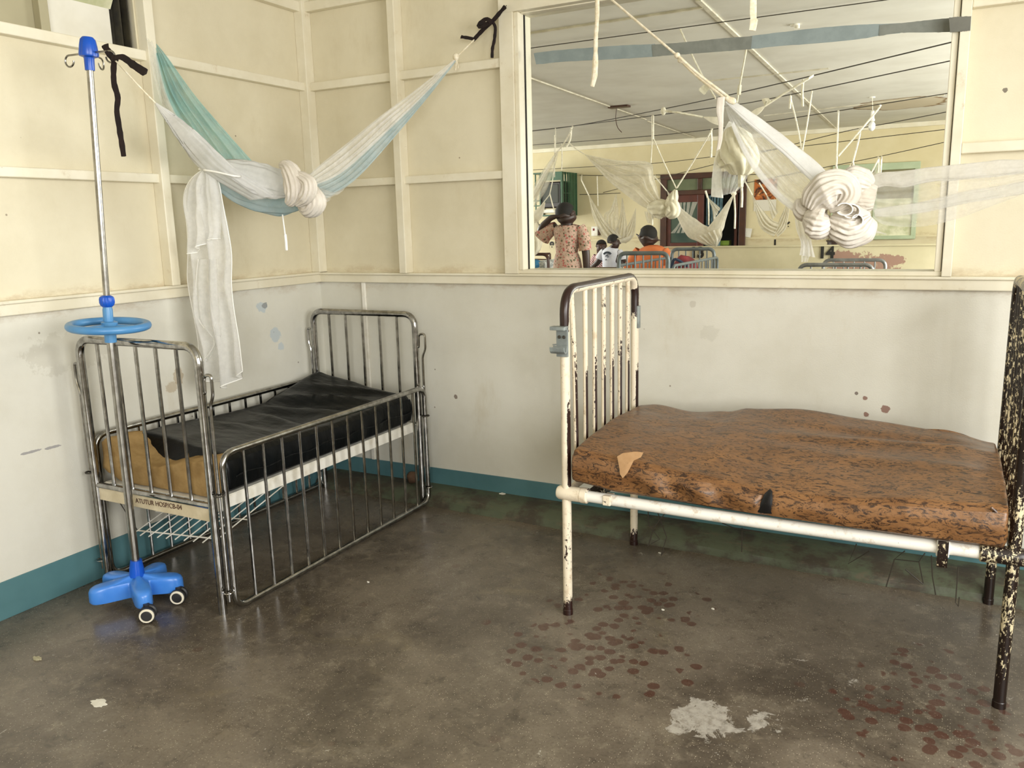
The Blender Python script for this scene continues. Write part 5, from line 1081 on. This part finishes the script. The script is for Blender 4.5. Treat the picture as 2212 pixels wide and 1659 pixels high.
P('far_frame', MB().tube([W(1151, 549, y=5.6), W(1188, 548, y=5.6)], .014, 8).tube([W(1152, 560, y=5.6), W(1188, 561, y=5.6)], .008, 8).tube([W(1151, 549, y=5.6), (W(1151, 549, y=5.6).x, 5.6, 0)], .014, 8).tube([W(1188, 548, y=5.6), (W(1188, 548, y=5.6).x, 5.6, 0)], .014, 8), 'wood', t)
a, b = W(1262, 577, y=5.8), W(1334, 577, y=5.8)
t = T('bench', 'brown wooden bench in front of the person in the white shirt', 'bench', ((a.x+b.x)/2, 5.9, 0))
P('back', bx(((a.x, 5.8, a.z-.35), (b.x, 5.83, a.z))), 'bench', t, smooth=False, bevel=.006); P('seat', bx(((a.x, 5.83, .42), (b.x, 6.1, .46))), 'bench', t, smooth=False, bevel=.006)
for x in (a.x+.03, b.x-.03):
    for y in (5.82, 6.07): P('leg', bx(((x-.02, y-.02, 0), (x+.02, y+.02, .43 if y > 6 else a.z-.02))), 'bench', t, smooth=False)
# ================================================================== PEOPLE
def skin(name, nodes, edges, root, parent, mat, sub=2):
    keys = list(nodes); me = bpy.data.meshes.new(name); off = BASE[parent.name]
    me.from_pydata([V(nodes[k][0])-off for k in keys], [(keys.index(a), keys.index(b)) for a, b in edges], []); me.update()
    o = bpy.data.objects.new(name, me); COL.objects.link(o); o.parent = parent; BASE[o.name] = off
    me.materials.append(M[mat])
    sk = o.modifiers.new('skin', 'SKIN'); sk.use_smooth_shade = True
    sv = me.skin_vertices[0].data
    for i, k in enumerate(keys):
        r = nodes[k][1]; sv[i].radius = r if isinstance(r, tuple) else (r, r); sv[i].use_root = (k == root)
    s = o.modifiers.new('sub', 'SUBSURF'); s.levels = sub; s.render_levels = sub
    dg = bpy.context.evaluated_depsgraph_get(); dg.update()
    m2 = bpy.data.meshes.new_from_object(o.evaluated_get(dg)); o.modifiers.clear(); o.data = m2
    if not m2.materials: m2.materials.append(M[mat])
    m2.polygons.foreach_set('use_smooth', [True]*len(m2.polygons)); return o
def chain(*k): return list(zip(k, k[1:]))
def figure(lab, yc, head, face, hr, shl, shr, arms, hip, ctrs, cloth_rings, clothmat, sleeves, hairfn, legs, skinmat='skin', cat='person', neckdrop=None):
    """head: centre; face: unit direction the face looks; arms: dict of joint points; cloth_rings: (centre, rx, ry)"""
    t = T('person', lab, cat, (hip.x, hip.y, 0))
    f = V(face).normalized(); side = V((f.y, -f.x, 0)).normalized(); up = V((0, 0, 1)); h = V(head)
    nk = (V(shl)+V(shr))/2+V((0, 0, .03))
    N = {'hip': (hip, .09), 'waist': (hip.lerp(nk, .35), .075), 'chest': (hip.lerp(nk, .72), .08), 'base': (nk-V((0, 0, .02)), .06), 'neck': (nk.lerp(h-up*hr*.9, .6), .062),
         'jaw': (h-up*hr*.5+f*hr*.1, hr*.95), 'skull': (h+up*hr*.1-f*hr*.1, hr*1.12), 'crown': (h+up*hr*.55-f*hr*.12, hr*.75),
         'nose': (h-up*hr*.15+f*hr*.86, hr*.16), 'nosetip': (h-up*hr*.3+f*hr*1.12, hr*.13), 'lips': (h-up*hr*.68+f*hr*.84, hr*.17),
         'earl': (h-up*hr*.12+side*hr*.86, hr*.14), 'earl2': (h+side*hr*1.04-f*hr*.1, hr*.1), 'earr': (h-up*hr*.12-side*hr*.86, hr*.14), 'earr2': (h-side*hr*1.04-f*hr*.1, hr*.1)}
    E = chain('hip', 'waist', 'chest', 'base', 'neck', 'jaw', 'skull', 'crown')+[('skull', 'nose'), ('nose', 'nosetip'), ('jaw', 'lips'), ('skull', 'earl'), ('earl', 'earl2'), ('skull', 'earr'), ('earr', 'earr2')]
    for s, sh in (('l', shl), ('r', shr)):
        el, wr, hd, fdir, palm = arms[s]
        N['sh'+s] = (V(sh)-V((0, 0, .015)), .052); N['el'+s] = (V(el), .04); N['fa'+s] = (V(el).lerp(V(wr), .3), .04); N['wr'+s] = (V(wr), .027); N['hd'+s] = (V(hd), (.034, .022))
        E += chain('chest', 'sh'+s, 'el'+s, 'fa'+s, 'wr'+s, 'hd'+s)
        fd = V(fdir).normalized(); pn = V(palm).normalized(); sd = fd.cross(pn).normalized()
        for k in range(4):
            L = (.075, .085, .08, .062)[k]; b0 = V(hd)+sd*(.024-.016*k)+fd*.03; m = b0+fd*L*.5+pn*.006; e = b0+fd*L*.8+pn*.03
            N['f%s%da' % (s, k)] = (b0, .0095); N['f%s%db' % (s, k)] = (m, .0088); N['f%s%dc' % (s, k)] = (e, .0075)
            E += chain('hd'+s, 'f%s%da' % (s, k), 'f%s%db' % (s, k), 'f%s%dc' % (s, k))
        N['t%sa' % s] = (V(hd)+sd*.036-fd*.006+pn*.01, .011); N['t%sb' % s] = (V(hd)+sd*.05+fd*.03+pn*.024, .0095)
        E += chain('hd'+s, 't%sa' % s, 't%sb' % s)
    for k, (kn, an, toe) in enumerate(legs):
        s = 'lr'[k]; N['th'+s] = (hip+(V(kn)-hip)*.25+side*(.08 if k == 0 else -.08)*0, .085); N['kn'+s] = (V(kn), .058); N['ca'+s] = (V(kn).lerp(V(an), .3), .056); N['an'+s] = (V(an), .036); N['to'+s] = (V(toe), (.04, .028))
        E += chain('hip', 'th'+s, 'kn'+s, 'ca'+s, 'an'+s, 'to'+s)
    body = skin('body', N, E, 'hip', t, skinmat)
    # eyes, placed at half the head height
    for sg in (-1, 1):
        c = h-up*hr*.02+f*hr*.74+side*sg*hr*.34; P('eye', MB().ell(c, (hr*.13,)*3, 10, 8), 'num', t)
    # hair cap
    hc = h+up*hr*.14-f*hr*.12
    def hf(d):
        k = d.dot(f); lo = d.z; q = 1+.03*nz(d*7)
        return q if not (k > .35 and lo < .35 or lo < -.5) else .6
    hm = MB().ell(hc, (hr*hairfn[0]*.97, hr*hairfn[0]*.97, hr*hairfn[1]*.96), 28, 20, hf); P('hair', hm, 'hair', t)
    rows = []
    m = 40
    for i, (c, rx, ry) in enumerate(cloth_rings):
        row = []
        for k in range(m):
            a = 2*PI*k/m; d = V((math.cos(a), math.sin(a), 0)); p = V(c)+V((d.x*rx, d.y*ry, 0))*(1+.03*nz((d.x*3, d.y*3, i*.6)))
            if neckdrop and i == 0:
                back = max(0, V((d.x, d.y, 0)).dot(V(neckdrop[0]))); p.z -= neckdrop[1]*max(0, (back-.25)/.75)
            row.append(p)
        rows.append(row)
    P('clothing', MB().grid(rows, False, True), clothmat, t, ang=70)
    for pts, rs in sleeves: P('sleeve', MB().tube(spl(pts, 12), [rs[0]+(rs[-1]-rs[0])*i/11 for i in range(12)], 18, cap=False), clothmat, t, ang=80)
    return t
# --- woman in floral dress, back turned, left hand raised to a cord
y = 3.5; w = lambda u, v, dy=0: W(u, v, y=y+dy)
h = w(1223, 462); sl, sr = w(1196, 489), w(1255, 490); hip = V((w(1226, 560).x, y, .98))
ring = lambda u, v, hw, dep: (w(u, v), hw/246, dep)
fig = figure('standing person in a floral dress seen from behind, one hand raised to a hanging cord', y, h, (.55, .83, 0), .098, sl, sr,
       {'l': (w(1163, 499, -.02), w(1190, 470, -.05), w(1199, 467, -.06), (.9, .1, .02), (0, .3, -.9)), 'r': (w(1266, 545), V((w(1268, 590).x, y, .98)), V((w(1268, 590).x, y+.02, .9)), (0, 0, -1), (-1, .2, 0))},
       hip, None, [ring(1227, 484, 14, .075), ring(1226, 487, 27, .1), ring(1226, 492, 33, .115), ring(1226, 502, 33, .125), ring(1226, 518, 29, .13), ring(1225, 535, 27, .125), ring(1225, 546, 25.5, .12), ring(1225, 549, 27, .125), ring(1226, 560, 31, .14), ring(1227, 583, 35, .155), (V((hip.x, y, .7)), .17, .17), (V((hip.x, y, .42)), .2, .2)],
       'floral', [([w(1201, 491), w(1188, 497), w(1176, 507), w(1170, 514)], [.055, .085]), ([w(1252, 491), w(1259, 505), w(1263, 525), w(1265, 541)], [.056, .062])], (.99, 1.02),
       [(V((hip.x-.08, y+.03, .5)), V((hip.x-.09, y, .09)), V((hip.x-.07, y+.14, .035))), (V((hip.x+.09, y+.03, .5)), V((hip.x+.1, y, .09)), V((hip.x+.13, y+.14, .035)))], neckdrop=((.05, -1, 0), .1))
# --- man in orange, seated, head turned left
y = 5.3; w = lambda u, v, dy=0: W(u, v, y=y+dy); sc5 = 196
h = w(1399, 509); sl, sr = w(1378, 541), w(1436, 540); hip = V((w(1408, 583).x, y, .58))
ring = lambda u, v, hw, dep: (w(u, v), hw/sc5, dep)
figure('seated person in an orange shirt seen from behind through the grey cot bars', y, h, (-.75, .6, -.05), .108, sl, sr,
       {'l': (w(1364, 583, .05), V((w(1364, 590).x-.15, y+.02, .78)), V((w(1364, 590).x-.22, y+.03, .75)), (-.9, .1, -.2), (0, 0, -1)), 'r': (w(1444, 585, .05), V((w(1440, 590).x-.2, y+.12, .75)), V((w(1436, 590).x-.27, y+.12, .72)), (-.9, .1, -.2), (0, 0, -1))},
       hip, None, [ring(1409, 529, 10, .06), ring(1411, 532, 20, .09), ring(1410, 537, 29, .11), ring(1408, 547, 34, .13), ring(1407, 562, 35, .14), ring(1406, 583, 36, .15), (V((hip.x, y, .75)), .19, .16), (V((hip.x, y, .52)), .2, .18)],
       'orange', [([w(1382, 541), w(1373, 555), w(1366, 570), w(1362, 583)], [.062, .085]), ([w(1433, 541), w(1440, 555), w(1443, 572)], [.06, .075])], (.97, 1.0),
       [(V((hip.x-.44, y-.08, .52)), V((hip.x-.46, y-.08, .09)), V((hip.x-.6, y-.08, .035))), (V((hip.x-.44, y+.12, .52)), V((hip.x-.46, y+.12, .09)), V((hip.x-.6, y+.12, .035)))])
TM('stool', 'low wooden stool under the seated person in the orange shirt', 'stool', bx(((hip.x-.22, y-.2, .4), (hip.x+.22, y+.2, .47)), ((hip.x-.2, y-.18, 0), (hip.x-.15, y-.13, .4)), ((hip.x+.15, y-.18, 0), (hip.x+.2, y-.13, .4)), ((hip.x-.2, y+.13, 0), (hip.x-.15, y+.18, .4)), ((hip.x+.15, y+.13, 0), (hip.x+.2, y+.18, .4))), 'bench', smooth=False)
# --- person in white printed shirt
y = 6.4; w = lambda u, v, dy=0: W(u, v, y=y+dy); s6 = 174
h = w(1326, 521); sl, sr = w(1303, 543), w(1340, 545); hip = V((w(1319, 583).x, y, .62))
ring = lambda u, v, hw, dep: (w(u, v), hw/s6, dep)
tp6 = figure('person in a white shirt with a dark print on the back, leaning on both arms', y, h, (.8, .5, -.1), .083, sl, sr,
       {'l': (w(1292, 566, .02), w(1276, 580, .1), w(1270, 583, .14), (-.5, .8, -.2), (0, 0, -1)), 'r': (w(1347, 566, .0), w(1356, 581, -.05), w(1362, 583, -.06), (.9, .3, -.1), (0, 0, -1))},
       hip, None, [ring(1322, 533, 7, .05), ring(1321, 536, 14, .08), ring(1320, 541, 19, .1), ring(1320, 549, 21, .11), ring(1319, 563, 18.5, .115), ring(1319, 583, 18, .12), (V((hip.x, y, .75)), .12, .13), (V((hip.x, y, .6)), .13, .14)],
       'tee', [([w(1306, 543), w(1300, 550), w(1296, 559)], [.05, .06]), ([w(1336, 544), w(1342, 552), w(1344, 561)], [.05, .06])], (.98, 1.0),
       [(V((hip.x-.1, y+.35, .55)), V((hip.x-.1, y+.38, .09)), V((hip.x-.1, y+.52, .035))), (V((hip.x+.1, y+.35, .55)), V((hip.x+.1, y+.38, .09)), V((hip.x+.1, y+.52, .035)))])
pr = MB()
for k in range(8):
    a = math.radians(150-17*k); q = w(1312+8*math.cos(a), 552-7*math.sin(a), -.13); d = V((math.cos(a), 0, math.sin(a)))
    pr.obox(q, d*.011, V((-d.z, 0, d.x))*(.0045 if k % 2 else .006), V((0, .012, 0)))
for u, v in ((1309, 553), (1312, 552), (1313, 555), (1309, 561)): pr.obox(w(u, v, -.132), (.006, 0, .002), (-.002, 0, .005), (0, .012, 0))
P('back_print', pr, 'teecap', tp6, 'small dark arched print', smooth=False)
TM('stool', 'wooden stool hidden under the person in the white shirt', 'stool', bx(((hip.x-.2, y-.2, .44), (hip.x+.2, y+.2, .5)), ((hip.x-.18, y-.18, 0), (hip.x-.13, y-.13, .44)), ((hip.x+.13, y+.13, 0), (hip.x+.18, y+.18, .44)), ((hip.x+.13, y-.18, 0), (hip.x+.18, y-.13, .44)), ((hip.x-.18, y+.13, 0), (hip.x-.13, y+.18, .44))), 'bench', smooth=False)
# --- person facing, pink stripes
y = 7.3; w = lambda u, v, dy=0: W(u, v, y=y+dy); s7 = 160
h = w(1299, 531); sl, sr = w(1286, 553), w(1312, 553); hip = V((w(1299, 583).x, y, .6))
ring = lambda u, v, hw, dep: (w(u, v), hw/s7, dep)
figure('seated person in pink striped clothing facing the glass behind the white shirt', y, h, (.35, -.93, -.1), .078, sr, sl,
       {'l': (w(1318, 575, -.02), w(1312, 588, -.15), w(1308, 590, -.2), (-.5, -.8, 0), (0, 0, -1)), 'r': (w(1281, 577, -.02), w(1286, 590, -.15), w(1290, 592, -.2), (.5, -.8, 0), (0, 0, -1))},
       hip, None, [ring(1299, 545, 5, .05), ring(1299, 548, 11, .07), ring(1299, 553, 15, .09), ring(1299, 563, 16, .11), ring(1299, 583, 16, .12), (V((hip.x, y, .6)), .14, .14)],
       'stripe', [([w(1289, 553), w(1284, 562), w(1281, 575)], [.05, .065]), ([w(1309, 553), w(1315, 563), w(1317, 573)], [.05, .06])], (1.0, 1.02),
       [(V((hip.x-.1, y-.35, .55)), V((hip.x-.1, y-.38, .09)), V((hip.x-.1, y-.52, .035))), (V((hip.x+.1, y-.35, .55)), V((hip.x+.1, y-.38, .09)), V((hip.x+.1, y-.52, .035)))], 'skinf')
# --- person bending behind the low wall, navy headscarf
y = 6.6; w = lambda u, v, dy=0: W(u, v, y=y+dy); s8 = 172
h = w(1806, 522); sl, sr = w(1792, 560), w(1836, 552); hip = V((w(1815, 583).x, y, .6))
ring = lambda u, v, hw, dep: (w(u, v), hw/s8, dep)
tn_ = figure('person with a navy headscarf bending behind the low ward wall under the big knot', y, h, (-.8, -.4, -.45), .1, sr, sl,
       {'l': (w(1845, 580, -.02), w(1838, 592, -.15), w(1832, 594, -.2), (-.5, -.8, 0), (0, 0, -1)), 'r': (w(1785, 585, -.02), w(1790, 594, -.15), w(1796, 596, -.2), (.5, -.8, 0), (0, 0, -1))},
       hip, None, [ring(1814, 547, 6, .05), ring(1814, 551, 16, .08), ring(1814, 558, 22, .1), ring(1815, 583, 23, .13), (V((hip.x, y, .6)), .15, .15)],
       'navy', [([w(1832, 553), w(1842, 566), w(1845, 578)], [.05, .06]), ([w(1796, 560), w(1788, 572), w(1786, 582)], [.05, .06])], (.9, .9),
       [(V((hip.x-.1, y-.35, .55)), V((hip.x-.1, y-.38, .09)), V((hip.x-.1, y-.52, .035))), (V((hip.x+.1, y-.35, .55)), V((hip.x+.1, y-.38, .09)), V((hip.x+.1, y-.52, .035)))])
P('headscarf', pillow(WL([(1812, 505), (1826, 502), (1842, 508)], y-.02), WL([(1820, 530), (1832, 528), (1846, 514)], y-.02), .7, 24, 30, 4, .05), 'navy', tn_, 'navy headscarf')
